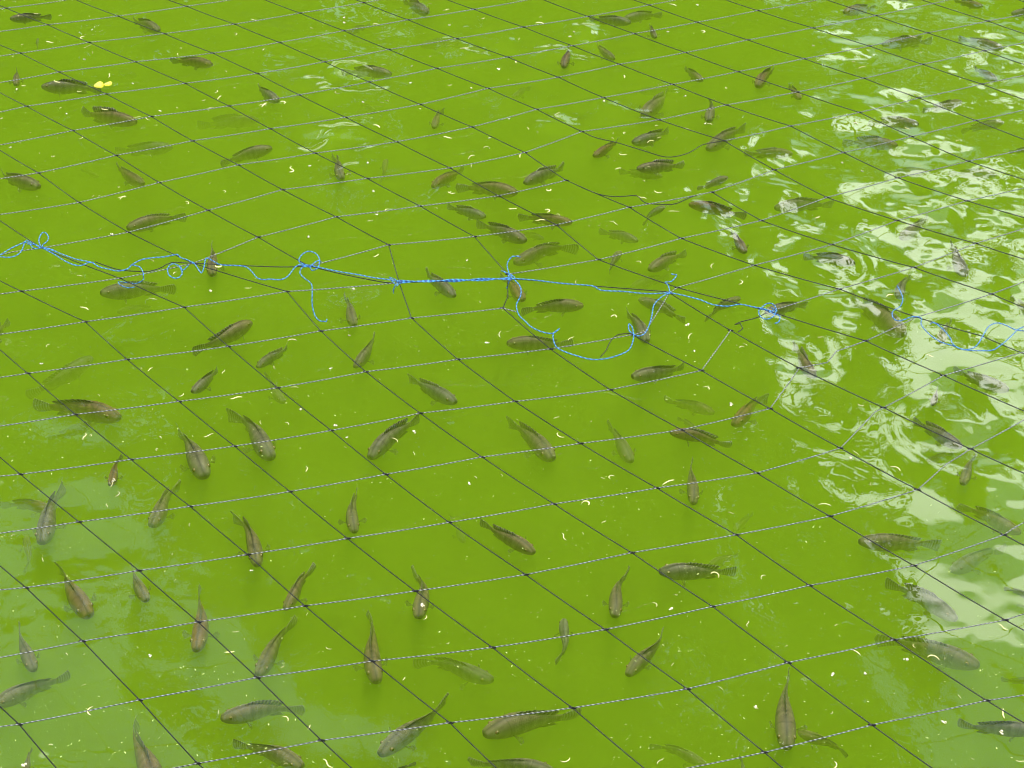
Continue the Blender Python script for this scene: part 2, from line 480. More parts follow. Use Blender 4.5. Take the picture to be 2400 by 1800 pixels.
# trees beyond the far wall: only the water shows them, mirrored
GAPS = [(-2.3, 8.9, 1.1, 1.1), (-1.9, 7.0, .8, .6), (.95, 8.4, .9, .9), (-.2, 7.0, .5, .4), (-6.0, 13.5, .9, .5)]
def tree(loc, height, crown, leafm, nleaf, seed, label, lsize=.32):
    """crown: list of (dx, dy, z, rx, ry, rz) leaf clouds"""
    r = np.random.default_rng(seed)
    root = new_obj('tree', None)
    root.location = loc
    tag(root, label, 'tree', 'trees mirrored in the pond')
    tr = [np.array([(0, 0, -.3), (.1, .05, height * .3), (-.1, 0, height * .6), (.05, .1, height * .9)])]
    lines = [spline(tr[0], .8)]
    V, F, UV = tube_arrays(lines[0], .01 * height + .1, 8)
    cen = V.reshape(-1, 9, 3).mean(1, keepdims=True)
    tp = np.linspace(1.3, .25, len(lines[0]))[:, None, None]
    V = ((V.reshape(-1, 9, 3) - cen) * tp + cen).reshape(-1, 3)
    VV, FF, b = [V], [F], len(V)
    for (dx, dy, z, rx, ry, rz) in crown:
        br = spline([(0, 0, max(1.5, z - rz - 1.0)), (dx * .5, dy * .5, z - rz * .4), (dx, dy, z)], .8)
        w, q, _ = tube_arrays(br, .05 + height * .003, 6, b)
        VV.append(w); FF.append(q); b += len(w)
    new_obj('trunk', mesh_from('trunk', np.vstack(VV), np.vstack(FF), [M_BARK]), root)
    P = []
    tot = sum(c[3] * c[4] * c[5] for c in crown)
    for (dx, dy, z, rx, ry, rz) in crown:
        n = int(nleaf * rx * ry * rz / tot)
        # twigs' clumps spread through the cloud
        m = max(6, n // 40)
        d = r.normal(size=(m, 3)); d /= np.linalg.norm(d, axis=1)[:, None]
        c = d * (r.random((m, 1)) ** .45) * (rx, ry, rz) + (dx, dy, z)
        p = c[r.integers(0, m, n)] + r.normal(size=(n, 3)) * (.38, .38, .30)
        P.append(p)
    P = np.vstack(P)
    n = len(P)
    for (hx, hz, ra, rb) in GAPS:           # gaps in the foliage where the sky breaks through
        q = ((P[:, 0] + loc[0] - hx) / ra) ** 2 + ((P[:, 2] + loc[2] - hz) / rb) ** 2
        P = P[(q > 1) | (r.random(len(P)) < .04)]
    n = len(P)
    a = r.normal(size=(n, 3)); a /= np.linalg.norm(a, axis=1)[:, None]
    bb = np.cross(a, r.normal(size=(n, 3))); bb /= np.linalg.norm(bb, axis=1)[:, None]
    s = (lsize * (.6 + .8 * r.random(n)))[:, None]
    Q = np.stack([P - a * s * .5, P + bb * s * .26, P + a * s * .5, P - bb * s * .26], 1).reshape(-1, 3)
    new_obj('crown', mesh_from('crown', Q, np.arange(4 * n).reshape(-1, 4), [leafm], False), root)
    return root
tree((0.3, 21.0, gz), 24, [(0.2, 0, 22.5, 3.4, 3, 5.5), (-2.4, 0, 16.5, 3.6, 3, 5), (1.0, .5, 17.5, 2.7, 3, 5), (0, 0, 11.5, 4.2, 3.2, 4.5), (1.6, 0, 25.5, 3.6, 2.4, 4.0), (5.6, 0, 23.5, 2.4, 2, 2.8), (5.3, 0, 19.8, 2.1, 2, 2.2), (4.9, 0, 16.8, 1.9, 2, 1.8), (4.2, 0, 14.0, 1.7, 1.8, 1.7), (3.3, 0, 11.5, 1.6, 1.8, 1.6), (-3.0, 0, 9.5, 3.4, 2.6, 4.0), (-2.0, 0, 5.5, 4.5, 2.6, 2.6)],
     M_LEAF, 105000, 1, 'tall dark tree mirrored in the middle of the pond', .27)
tree((-8.2, 22.0, gz), 15, [(0, 0, 12.4, 4.2, 3, 3.6), (-2.6, 0, 10, 4.0, 3, 4), (2.6, .5, 11.5, 3.8, 3, 4.2), (0, 0, 7.5, 5, 3, 3.5)],
     M_LEAF, 40000, 2, 'broad dark tree mirrored along the left of the pond', .28)
tree((2.6, 23.0, gz), 13, [(0, 0, 10.5, 2.0, 2.4, 3.2), (.8, 0, 7.5, 2.0, 2.4, 2.6), (-1.2, .5, 9, 3, 2.4, 4)],
     M_LEAF, 18000, 3, 'dark tree mirrored right of the tall one', .27)
tree((7.6, 21.0, gz), 13, [(0, 0, 9.6, 2.2, 2, 2.2), (1.8, 0, 7.8, 2.4, 2, 2.0), (-1.4, .5, 7.6, 2.2, 2, 2.2)],
     M_LEAF2, 5000, 4, 'open yellow green tree mirrored at the far right', .25)

# ------------------------------------------------------------------ net
J = {}
def n_(k, c, x, y):
    J[k] = px(c, (x, y))
NODES = [
 (0, 0, '11', 50, 65), (1, 0, '11', 385, 200), (1, -1, '11', 955, 130), (1, -2, '11', 1510, 50), (2, 1, '11', 165, 430), (2, 0, '11', 720, 343),
 (2, -1, '11', 1330, 272), (2, -2, '11', 1900, 195), (3, 1, '11', 480, 583), (3, 0, '11', 1095, 500), (3, -1, '11', 1725, 430), (4, 2, '11', 215, 860),
 (4, 1, '11', 860, 760), (4, 0, '11', 1500, 675), (4, -1, '11', 2085, 595), (5, 2, '11', 590, 1057), (5, 1, '11', 1225, 943), (5, 0, '11', 1855, 858),
 (6, 3, '11', 310, 1400), (6, 2, '11', 940, 1258), (6, 1, '11', 1560, 1140), (6, 0, '11', 2190, 1042), (7, 3, '11', 640, 1640), (7, 2, '11', 1290, 1478), (7, 1, '11', 1930, 1335),
 (2, -3, '12', 357, 105), (3, -3, '12', 710, 248), (4, -3, '12', 1075, 400), (5, -3, '12', 1465, 553), (6, -3, '12', 1880, 715), (3, -2, '12', 190, 343), (4, -2, '12', 555, 500), (5, -2, '12', 915, 663),
 (6, -2, '12', 1330, 845), (7, -2, '12', 1750, 1028), (5, -1, '12', 350, 768), (6, -1, '12', 725, 950), (7, -1, '12', 1140, 1148), (8, -1, '12', 1570, 1360), (7, 0, '12', 480, 1240), (8, 0, '12', 900, 1445),
 (2, -4, '12', 870, 20), (3, -4, '12', 1230, 160), (4, -4, '12', 1625, 312), (5, -4, '12', 2040, 462), (3, -5, '12', 1765, 75), (4, -5, '12', 2165, 218),
 (4, -6, '13', 615, 133), (4, -7, '13', 1110, 40), (5, -5, '13', 490, 370), (5, -6, '13', 990, 272), (5, -7, '13', 1500, 180), (5, -8, '13', 1990, 85),
 (6, -4, '13', 375, 625), (6, -5, '13', 870, 520), (6, -6, '13', 1405, 425), (6, -7, '13', 1910, 323), (7, -3, '13', 200, 885), (7, -4, '13', 740, 790), (7, -5, '13', 1300, 683), (7, -6, '13', 1830, 580),
 (8, -2, '13', 105, 1235), (8, -3, '13', 565, 1065), (8, -4, '13', 1190, 970), (8, -5, '13', 1735, 850), (9, -2, '13', 439, 1460), (9, -4, '13', 1720, 1140),
 (6, -8, '14', 500, 225), (6, -9, '14', 1010, 125), (7, -7, '14', 430, 475), (7, -8, '14', 960, 372), (7, -9, '14', 1430, 265), (7, -10, '14', 1920, 170),
 (8, -6, '14', 375, 745), (8, -7, '14', 915, 633), (8, -8, '14', 1390, 520), (8, -9, '14', 1890, 410), (9, -5, '14', 320, 1020), (9, -6, '14', 880, 910), (9, -7, '14', 1360, 793), (9, -8, '14', 1870, 680),
 (10, -4, '14', 190, 1375), (10, -5, '14', 750, 1235), (10, -6, '14', 1300, 1105), (10, -7, '14', 1820, 975), (11, -4, '24', 615, 78), (11, -5, '14', 1190, 1440), (11, -6, '14', 1760, 1305), (12, -5, '24', 1750, 105),
 (10, -1, '23', 360, 300), (10, -2, '23', 950, 158), (10, -3, '23', 1620, 35), (11, -1, '23', 700, 582), (11, -2, '23', 1370, 410), (11, -3, '23', 2020, 265),
 (12, -1, '23', 1340, 808), (12, -2, '23', 1960, 628), (12, -3, '24', 655, 460), (12, -4, '24', 1185, 265), (13, -2, '24', 715, 820), (13, -3, '24', 1320, 645), (13, -4, '24', 1820, 450),
 (13, -1, '24', 150, 1000), (14, -1, '24', 930, 1240), (14, -2, '24', 1340, 1048), (14, -3, '24', 1950, 860),
 (8, 1, '22', 215, 15), (8, 2, '21', 1685, 182), (8, 3, '21', 1040, 360), (8, 4, '21', 335, 487), (9, 1, '22', 650, 235), (9, 2, '21', 2090, 400), (9, 0, '22', 1330, 148), (9, -1, '22', 1965, 65),
 (10, 2, '22', 430, 635), (10, 1, '22', 1075, 462), (10, 0, '22', 1770, 395), (11, 0, '22', 2040, 700),
 # lower net
 (9, 3, '21', 1565, 612), (9, 4, '21', 970, 733), (9, 5, '21', 170, 838), (10, 3, '22', 250, 840), (10, 4, '21', 1490, 967), (10, 5, '21', 690, 1085), (10, 1.5, '22', 1160, 768),
 (11, 6, '21', 225, 1503), (11, 5, '21', 1030, 1390), (11, 4, '21', 1850, 1285), (11, 3, '22', 525, 1160), (11, 2, '22', 1260, 1055), (11, 1, '22', 2000, 975),
 (12, 6, '31', 610, 315), (12, 5, '31', 1450, 210), (12, 4, '22', 175, 1620), (12, 3, '22', 890, 1490), (12, 2, '22', 1635, 1390), (12, 1, '23', 310, 1305), (12, 0, '23', 975, 1190), (12, -0.5, '23', 1275, 850),
 (13, 7, '31', 165, 800), (13, 6, '31', 1060, 680), (13, 5, '31', 1900, 572), (13, 4, '32', 610, 445), (13, 3, '32', 1330, 305), (13, 2, '33', 25, 210), (13, 1, '33', 795, 115), (13, 0, '23', 1535, 1480), (13, -0.5, '23', 1770, 1155),
 (14, 7, '31', 640, 1185), (14, 6, '31', 1540, 1060), (14, 5, '32', 275, 940), (14, 4, '32', 1050, 800), (14, 3, '32', 1830, 660), (14, 2, '33', 555, 550), (14, 1, '33', 1375, 440), (14, 0, '33', 2090, 268), (14, -0.5, '24', 390, 1460),
 (15, 8, '41', 210, 197), (15, 7, '31', 1125, 1580), (15, 6, '31', 2005, 1450), (15, 5, '32', 740, 1320), (15, 4, '32', 1565, 1190), (15, 3, '33', 340, 1040), (15, 2, '33', 1175, 912), (15, 1, '33', 1985, 790), (15, 0, '34', 725, 588), (15, -0.5, '34', 1075, 260), (15, -1, '24', 1560, 1520),
 (16, 8, '41', 670, 630), (16, 7, '41', 1605, 475), (16, 6, '42', 395, 345), (16, 5, '42', 1290, 225), (16, 4, '43', 110, 92), (16, 3, '33', 970, 1435), (16, 2, '33', 1815, 1290), (16, 1, '34', 640, 1140), (16, 0, '34', 1350, 925), (16, -0.5, '34', 1780, 595),
 (17, 9, '41', 155, 1305), (17, 8, '41', 1130, 1107), (17, 7, '42', 10, 925), (17, 6, '42', 940, 793), (17, 5, '42', 1915, 682), (17, 4, '43', 755, 537), (17, 3, '43', 1625, 350), (17, 2, '44', 475, 180), (17, 1, '34', 1320, 1540), (17, 0, '34', 2050, 1290),
 (18, 8, '41', 1600, 1622), (18, 7, '42', 530, 1435), (18, 6, '42', 1570, 1292), (18, 5, '43', 490, 1172), (18, 4, '43', 1420, 1018), (18, 3, '44', 300, 805), (18, 2, '44', 1160, 620), (18, 1, '44', 2060, 460),
 (19, 4, '44', 110, 1532), (19, 3, '44', 980, 1310), (19, 2, '44', 1910, 1112)]
for w, j, c, x, y in NODES:
    n_((w, j), c, x, y)
def P2(c, x, y):
    return px(c, (x, y))
CROSS = [   # strands running from left to right
 [P2('11', -150, 95), (0, 0), P2('11', 540, 0), P2('11', 760, -35)],
 [P2('11', -60, 262), (1, 0), (1, -1), (1, -2), P2('11', 2000, -22)],
 [P2('11', -60, 462), (2, 1), (2, 0), (2, -1), (2, -2), (2, -3), (2, -4), P2('12', 1250, -45)],
 [P2('11', -60, 678), (3, 1), (3, 0), (3, -1), (3, -2), (3, -3), (3, -4), (3, -5), P2('12', 2250, -10)],
 [P2('11', -60, 920), (4, 2), (4, 1), (4, 0), (4, -1), (4, -2), (4, -3), (4, -4), (4, -5), (4, -6), (4, -7), P2('13', 1420, -20)],
 [P2('11', -60, 1185), (5, 2), (5, 1), (5, 0), (5, -1), (5, -2), (5, -3), (5, -4), (5, -5), (5, -6), (5, -7), (5, -8), P2('14', 640, -20)],
 [P2('11', -60, 1455), (6, 3), (6, 2), (6, 1), (6, 0), (6, -1), (6, -2), (6, -3), (6, -4), (6, -5), (6, -6), (6, -7), (6, -8), (6, -9), P2('14', 1600, 0)],
 [P2('21', -60, 225), (7, 3), (7, 2), (7, 1), (7, 0), (7, -1), (7, -2), (7, -3), (7, -4), (7, -5), (7, -6), (7, -7), (7, -8), (7, -9), (7, -10), P2('14', 2300, 95)],
 [P2('21', -60, 560), P2('21', 100, 520), (8, 4), (8, 3), (8, 2), (8, 1), (8, 0), (8, -1), (8, -2), (8, -3), (8, -4), (8, -5), (8, -6), (8, -7), (8, -8), (8, -9), P2('14', 2300, 325)],
 [(9, 3), (9, 2), (9, 1), (9, 0), (9, -1), (9, -2)],
 [(9, -4), (9, -5), (9, -6), (9, -7), (9, -8), P2('14', 2300, 590)],
 [(10, 2), (10, 1), (10, 0), (10, -1), (10, -2), (10, -3), (10, -4), (10, -5), (10, -6), (10, -7), P2('14', 2300, 870)],
 [(11, 0), (11, -1), P2('23', 900, 535), (11, -2), (11, -3), (11, -4), (11, -5), (11, -6), P2('14', 2300, 1190)],
 [(12, -1), (12, -2), (12, -3), (12, -4), (12, -5), P2('24', 2300, -20)],
 [(13, -1), P2('24', 440, 910), (13, -2), (13, -3), (13, -4), P2('24', 2300, 300)],
 [(14, -0.5), P2('24', 500, 1438), P2('24', 620, 1415), P2('24', 690, 1325), (14, -1), (14, -2), (14, -3), P2('24', 2300, 725)],
 # lower net
 [P2('21', -60, 868), (9, 5), (9, 4), P2('21', 1250, 680), (9, 3)],
 [P2('21', -60, 1195), (10, 5), (10, 4), (10, 3), P2('22', 800, 800), (10, 1.5)],
 [P2('21', -60, 1545), (11, 6), (11, 5), (11, 4), (11, 3), (11, 2), (11, 1), P2('22', 2110, 1005)],
 [P2('31', -60, 418), (12, 6), (12, 5), (12, 4), (12, 3), (12, 2), (12, 1), (12, 0), P2('23', 1080, 1165), (12, -0.5), (12, -1)],
 [P2('31', -60, 820), (13, 7), (13, 6), (13, 5), (13, 4), (13, 3), (13, 2), (13, 1), (13, 0), (13, -0.5)],
 [P2('31', -60, 1285), (14, 7), (14, 6), (14, 5), (14, 4), (14, 3), (14, 2), (14, 1), (14, 0), P2('34', 350, 0), (14, -0.5)],
 [P2('41', -60, 220), (15, 8), (15, 7), (15, 6), (15, 5), (15, 4), (15, 3), (15, 2), (15, 1), (15, 0), P2('34', 1005, 295), (15, -0.5), (15, -1), P2('24', 2300, 1300)],
 [P2('41', -60, 775), (16, 8), (16, 7), (16, 6), (16, 5), (16, 4), (16, 3), (16, 2), (16, 1), (16, 0), P2('34', 1580, 720), (16, -0.5), P2('34', 2300, 310)],
 [P2('41', -60, 1330), (17, 9), (17, 8), (17, 7), (17, 6), (17, 5), (17, 4), (17, 3), (17, 2), (17, 1), (17, 0), P2('34', 2130, 1235), P2('34', 2300, 1140)],
 [P2('41', 1300, 1680), (18, 8), (18, 7), (18, 6), (18, 5), (18, 4), (18, 3), (18, 2), (18, 1), P2('44', 2300, 380)],
 [P2('43', 1400, 1665), (19, 4), (19, 3), (19, 2), P2('44', 2300, 1055)]]
LONG = [    # strands running away from upper left to lower right
 [P2('14', 2120, -20), P2('14', 2300, 45)],
 [P2('14', 1330, -20), (7, -10), P2('14', 2300, 300)],
 [P2('14', 560, -20), (6, -9), (7, -9), (8, -9), P2('14', 2300, 550)],
 [P2('13', 1680, -20), (5, -8), (6, -8), (7, -8), (8, -8), (9, -8), P2('14', 2300, 835)],
 [P2('13', 930, -20), (4, -7), (5, -7), (6, -7), (7, -7), (8, -7), (9, -7), (10, -7), P2('14', 2300, 1160)],
 [P2('13', 210, -20), (4, -6), (5, -6), (6, -6), (7, -6), (8, -6), (9, -6), (10, -6), (11, -6), P2('14', 2300, 1480)],
 [P2('12', 1500, -20), (3, -5), (4, -5), (5, -5), (6, -5), (7, -5), (8, -5), (9, -5), (10, -5), (11, -5), (12, -5), P2('24', 2300, 265)],
 [P2('12', 760, -20), (2, -4), (3, -4), (4, -4), (5, -4), (6, -4), (7, -4), (8, -4), (9, -4), (10, -4), (11, -4), (12, -4), (13, -4), P2('24', 2300, 605)],
 [P2('11', 2100, -20), (2, -3), (3, -3), (4, -3), (5, -3), (6, -3), (7, -3), (8, -3)],
 [P2('11', 1310, -20), (1, -2), (2, -2), (3, -2), (4, -2), (5, -2), (6, -2), (7, -2), (8, -2), (9, -2), (10, -2), (11, -2), (12, -2), (13, -2), (14, -2), P2('24', 1870, 1200), P2('24', 2300, 1380)],
 [(10, -3), (11, -3), (12, -3), (13, -3), (14, -3), P2('24', 2300, 1005)],
 [P2('11', 570, -20), (1, -1), (2, -1), (3, -1), (4, -1), (5, -1), (6, -1), (7, -1), (8, -1), (9, -1), (10, -1), (11, -1), (12, -1), P2('23', 1750, 915), (13, -1), (14, -1), (15, -1), P2('34', 2300, 325)],
 [P2('11', -100, 5), (0, 0), (1, 0), (2, 0), (3, 0), (4, 0), (5, 0), (6, 0), (7, 0), (8, 0), (9, 0), (10, 0), (11, 0), P2('22', 2040, 880), (11, 1)],
 [P2('11', -60, 338), (2, 1), (3, 1), (4, 1), (5, 1), (6, 1), (7, 1), (8, 1), (9, 1), (10, 1), (10, 1.5), (11, 2)],
 [P2('11', -60, 718), (4, 2), (5, 2), (6, 2), (7, 2), (8, 2), (9, 2), (10, 2)],
 [P2('11', -60, 1180), (6, 3), (7, 3), (8, 3), (9, 3), (10, 3), (11, 3), (12, 3), (13, 3), (14, 3), (15, 3), (16, 3), (17, 3), (18, 3), (19, 3), P2('44', 1540, 1710)],
 [P2('21', -60, 225), (8, 4), (9, 4), (10, 4), (11, 4), (12, 4), (13, 4), (14, 4), (15, 4), (16, 4), (17, 4), (18, 4), (19, 4), P2('44', 330, 1720)],
 [P2('21', -60, 722), (9, 5), (10, 5), (11, 5), (12, 5), (13, 5), (14, 5), (15, 5), (16, 5), (17, 5), (18, 5), P2('43', 1130, 1710)],
 [P2('21', -60, 1260), (11, 6), (12, 6), (13, 6), (14, 6), (15, 6), (16, 6), (17, 6), (18, 6), P2('42', 1990, 1700)],
 [P2('31', -60, 610), (13, 7), (14, 7), (15, 7), (16, 7), (17, 7), (18, 7), P2('42', 830, 1710)],
 [P2('31', -60, 1490), (15, 8), (16, 8), (17, 8), (18, 8), P2('41', 1720, 1720)],
 [P2('41', -60, 1105), (17, 9), P2('41', 490, 1700)],
 # lower net, right of the lashing
 [(11, 2), (12, 2), (13, 2), (14, 2), (15, 2), (16, 2), (17, 2), (18, 2), (19, 2), P2('44', 2300, 1345)],
 [(11, 1), (12, 1), (13, 1), (14, 1), (15, 1), (16, 1), (17, 1), (18, 1), P2('44', 2300, 590)],
 [(12, 0), (13, 0), (14, 0), (15, 0), (16, 0), (17, 0), P2('34', 2300, 1420)],
 [(12, -0.5), (13, -0.5), (14, -0.5), (15, -0.5), (16, -0.5), P2('34', 2300, 830)],
 # edge twine of the two nets along the lashing
 [P2('21', 770, 600), P2('21', 860, 632), P2('21', 960, 664), P2('21', 1100, 677), P2('21', 1220, 675), P2('21', 1310, 645), P2('21', 1390, 606), (9, 3), P2('21', 2212, 640), P2('22', 400, 637), (10, 2), P2('22', 700, 700), P2('22', 1050, 768), (10, 1.5)],
 [(10, 1.5), P2('22', 1600, 756), P2('22', 2050, 738), P2('23', 650, 795), P2('23', 1250, 842), (12, -0.5)],
 # slack ends
 [(8, -3), P2('13', 680, 1115), P2('13', 860, 1158), P2('13', 1080, 1225), P2('13', 1250, 1272), P2('13', 1400, 1250), P2('13', 1490, 1205), P2('13', 1550, 1170), (9, -4)],
 [(9, -2), P2('13', 700, 1572), P2('13', 870, 1592), P2('13', 1010, 1585), P2('23', 1080, 122), P2('23', 1240, 135), P2('23', 1330, 128), P2('23', 1470, 68), (10, -3)],
 [P2('23', 1830, 1170), P2('23', 1870, 1140), P2('23', 1850, 1100), P2('23', 1805, 1108), P2('23', 1840, 1090), P2('23', 1990, 1050), P2('23', 2060, 1010)],
 [P2('23', 715, 1370), P2('23', 760, 1320), P2('23', 800, 1240), P2('23', 860, 1190), P2('23', 960, 1180)]]
def nz(x, y):
    return NETZ
def resolve(q):
    return J[q] if q in J else q
net = new_obj('pond_net', None)
net.location = at(1200, 900, NETZ)
tag(net, 'black twine net of diamond meshes stretched over the green pond', 'net')
net_loc = net.location.copy()
inside = lambda p: 0 < p[0] < 2400 and 0 < p[1] < 1800
def strand(pts, r, lift, mat, loose=False):
    q = [resolve(p) for p in pts]
    W = [at(p[0], p[1], NETZ + lift) for p in q]
    if not inside(q[0]): W.insert(0, W[0] + (W[0] - W[1]).normalized() * 1.2)
    if not inside(q[-1]): W.append(W[-1] + (W[-1] - W[-2]).normalized() * 1.2)
    W = [p - net_loc for p in W]
    if loose:
        C = spline(W, .012)
    else:       # taut between the knots, hanging a hair
        C = []
        for a, b in zip(W, W[1:]):
            n = max(2, int((b - a).length / .03))
            for t in range(n):
                s = t / n
                p = a.lerp(b, s)
                C.append((p.x, p.y, p.z - .0012 * 4 * s * (1 - s) * min(1, (b - a).length / .2)))
        C.append(tuple(W[-1]))
        C = np.array(C)
    return new_obj('strand', tube_mesh('strand', [C], r, mat, 6), net)
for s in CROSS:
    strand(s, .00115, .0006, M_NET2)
for k, s in enumerate(LONG):
    strand(s, .00118, -.0006, M_NET, k >= len(LONG) - 6)
# knots
kb = bmesh.new()
bmesh.ops.create_icosphere(kb, subdivisions=1, radius=1)
for q in kb.verts:
    q.co = Vector((q.co.x * .0085, q.co.y * .0026, q.co.z * .0026))
kme = bpy.data.meshes.new('knot'); kb.to_mesh(kme); kb.free()
kme.materials.append(M_NET)
kme.uv_layers.new(name='UVMap')
kme.polygons.foreach_set('use_smooth', [True] * len(kme.polygons))
for k, p in J.items():
    if not inside(p): continue
    o = new_obj('knot', kme, net)
    o.location = at(p[0], p[1], NETZ) - net_loc
    o.rotation_euler = (0, 0, random.uniform(-.25, .05))

# ------------------------------------------------------------------ blue cord
def cord(lines, label, r=.00125):
    allp = []
    for ln in lines:
        W = []
        n = len(ln)
        for i, q in enumerate(ln):
            c, x, y = q[:3]
            z = NETZ + .004 + (q[3] if len(q) > 3 else random.uniform(-.001, .004))
            p = px(c, (x, y))
            W.append(at(p[0], p[1], z))
        allp.append(W)
    base = allp[0][0].copy()
    o = new_obj('blue_cord', tube_mesh('blue_cord', [spline([p - base for p in W], .008) for W in allp], r, M_CORD, 6))
    o.location = base
    tag(o, label, 'cord', 'blue cords lashing the net')
    return o
def cc(c, *pts):
    return [(c,) + p for p in pts]
cord([cc('21', (-200, 620), (-60, 565), (0, 545), (90, 490), (200, 440), (215, 425), (300, 470), (330, 487), (400, 500), (520, 545), (620, 580), (740, 605), (800, 640), (880, 660), (960, 675), (1040, 655), (1060, 630), (1140, 585), (1240, 567), (1330, 560), (1440, 540), (1460, 565), (1520, 585), (1570, 615)),
      cc('21', (330, 480), (315, 430), (330, 380), (360, 360), (390, 390), (385, 430), (340, 475), (420, 500), (470, 525)),
      cc('21', (-60, 545), (60, 565), (140, 545), (180, 500), (200, 445), (230, 440), (270, 490), (320, 490), (300, 465), (220, 455)),
      cc('21', (340, 485), (450, 545), (520, 590), (600, 625), (660, 630), (720, 605), (760, 605)),
      cc('21', (1060, 625), (1130, 640), (1160, 690), (1165, 740, -.01), (1110, 775, -.02), (1040, 770, -.03), (955, 760, -.03), (970, 785, -.035), (1030, 810, -.04), (1090, 805, -.045)),
      cc('21', (1530, 625), (1480, 670), (1460, 640), (1400, 615), (1360, 650), (1370, 710), (1430, 735), (1475, 700), (1465, 655), (1440, 625))],
     'tangled blue cord with small loops on the net at the left edge')
cord([cc('21', (1560, 600), (1580, 620), (1600, 650), (1630, 690), (1650, 650), (1670, 570), (1720, 590), (1790, 625), (1900, 630), (1990, 640), (2040, 680), (2090, 735), (2150, 745)) + cc('22', (110, 740), (200, 745), (260, 715), (310, 650), (350, 625), (430, 635)),
      cc('22', (430, 635), (350, 600), (365, 550), (420, 515), (480, 530), (515, 580), (500, 650), (450, 670), (440, 640), (500, 590), (530, 600)),
      cc('22', (350, 620), (400, 640), (460, 630), (380, 625), (440, 645)),
      cc('22', (430, 640), (375, 645, .0), (355, 690, -.005), (400, 740, -.01), (450, 780, -.02), (455, 880, -.03), (455, 950, -.045), (480, 1040, -.06), (520, 1080, -.065), (570, 1085, -.07), (575, 1065, -.068))],
     'blue cord with a round loop and a long dangling end')
L0 = [cc('22', (440, 630), (650, 675), (830, 705), (960, 730), (1080, 745), (1165, 765))]
for k in range(5):
    o = (k - 2) * 6
    L0.append(cc('22', (1160, 762 + o), (1400, 757 - o * .5), (1600, 752 + o * .8), (1830, 744 - o * .7), (2070, 735 + o)))
L0 += [cc('22', (1165, 765), (1120, 740), (1080, 725), (1095, 750), (1130, 785), (1115, 820, -.01), (1112, 855, -.02)),
       cc('22', (1160, 775), (1140, 800), (1150, 755), (1180, 750)),
       cc('22', (1985, 670), (2030, 690), (2060, 700), (2100, 735), (2060, 745), (2040, 690), (2075, 715), (2050, 760), (2030, 815, -.02)),
       cc('22', (2060, 720), (2035, 640), (2045, 590), (2080, 555), (2125, 555), (2140, 562)),
       cc('22', (2070, 735)) + cc('23', (0, 735), (200, 750), (400, 775), (650, 795), (720, 830), (900, 840), (1100, 858), (1280, 850)),
       cc('23', (1280, 850), (1265, 790), (1240, 765), (1290, 760), (1335, 705), (1290, 700)),
       cc('23', (1250, 845), (1290, 845), (1265, 860), (1300, 855))]
cord(L0, 'tight blue lashing of several cords across the middle of the net')
cord([cc('22', (2090, 740), (2140, 800), (2145, 870, -.005), (2110, 950, -.01), (2130, 1030, -.01), (2180, 1080, -.01)) + cc('23', (160, 1130), (250, 1170), (330, 1180), (385, 1140), (360, 1160), (335, 1180), (335, 1230), (360, 1290), (420, 1325), (520, 1360), (640, 1390), (760, 1385), (880, 1350), (950, 1310), (980, 1240), (985, 1190), (970, 1120), (945, 1100), (950, 1160), (990, 1190), (1040, 1200), (1090, 1160), (1130, 1050), (1150, 950), (1210, 885), (1270, 855))],
     'slack blue cord hanging in a wide loop below the lashing')
cord([cc('23', (1280, 850), (1400, 875), (1530, 910), (1620, 945), (1740, 960), (1850, 945), (1950, 965), (2040, 980), (2100, 1000)),
      cc('23', (2100, 1000), (2005, 985), (2010, 1040), (2060, 1065), (2120, 1040), (2140, 980), (2110, 940), (2060, 940), (2010, 985)),
      cc('23', (2060, 990), (2120, 1020), (2170, 1040), (2160, 1090), (2130, 1100)),
      cc('23', (2080, 1010), (2130, 990), (2100, 970), (2150, 1000))],
     'thin blue cord ending in a curl by the white glare')
cord([cc('24', (1185, 795, -.03), (1210, 840, -.025), (1230, 900, -.02), (1210, 960, -.01), (1150, 1000), (1150, 1050), (1200, 1080), (1310, 1045), (1380, 1055), (1380, 1110), (1450, 1190), (1540, 1250), (1640, 1280), (1720, 1310), (1800, 1300), (1850, 1250), (1890, 1180), (1930, 1120), (2000, 1095), (2080, 1120), (2140, 1150), (2212, 1160), (2330, 1180)),
      cc('24', (1450, 1105), (1470, 1090), (1500, 1100), (1560, 1150), (1610, 1210), (1640, 1270), (1720, 1312), (1880, 1320), (1960, 1315), (2030, 1270), (2100, 1210), (2160, 1150), (2212, 1125), (2330, 1070))],
     'wavy pair of blue cords looping to the right edge')

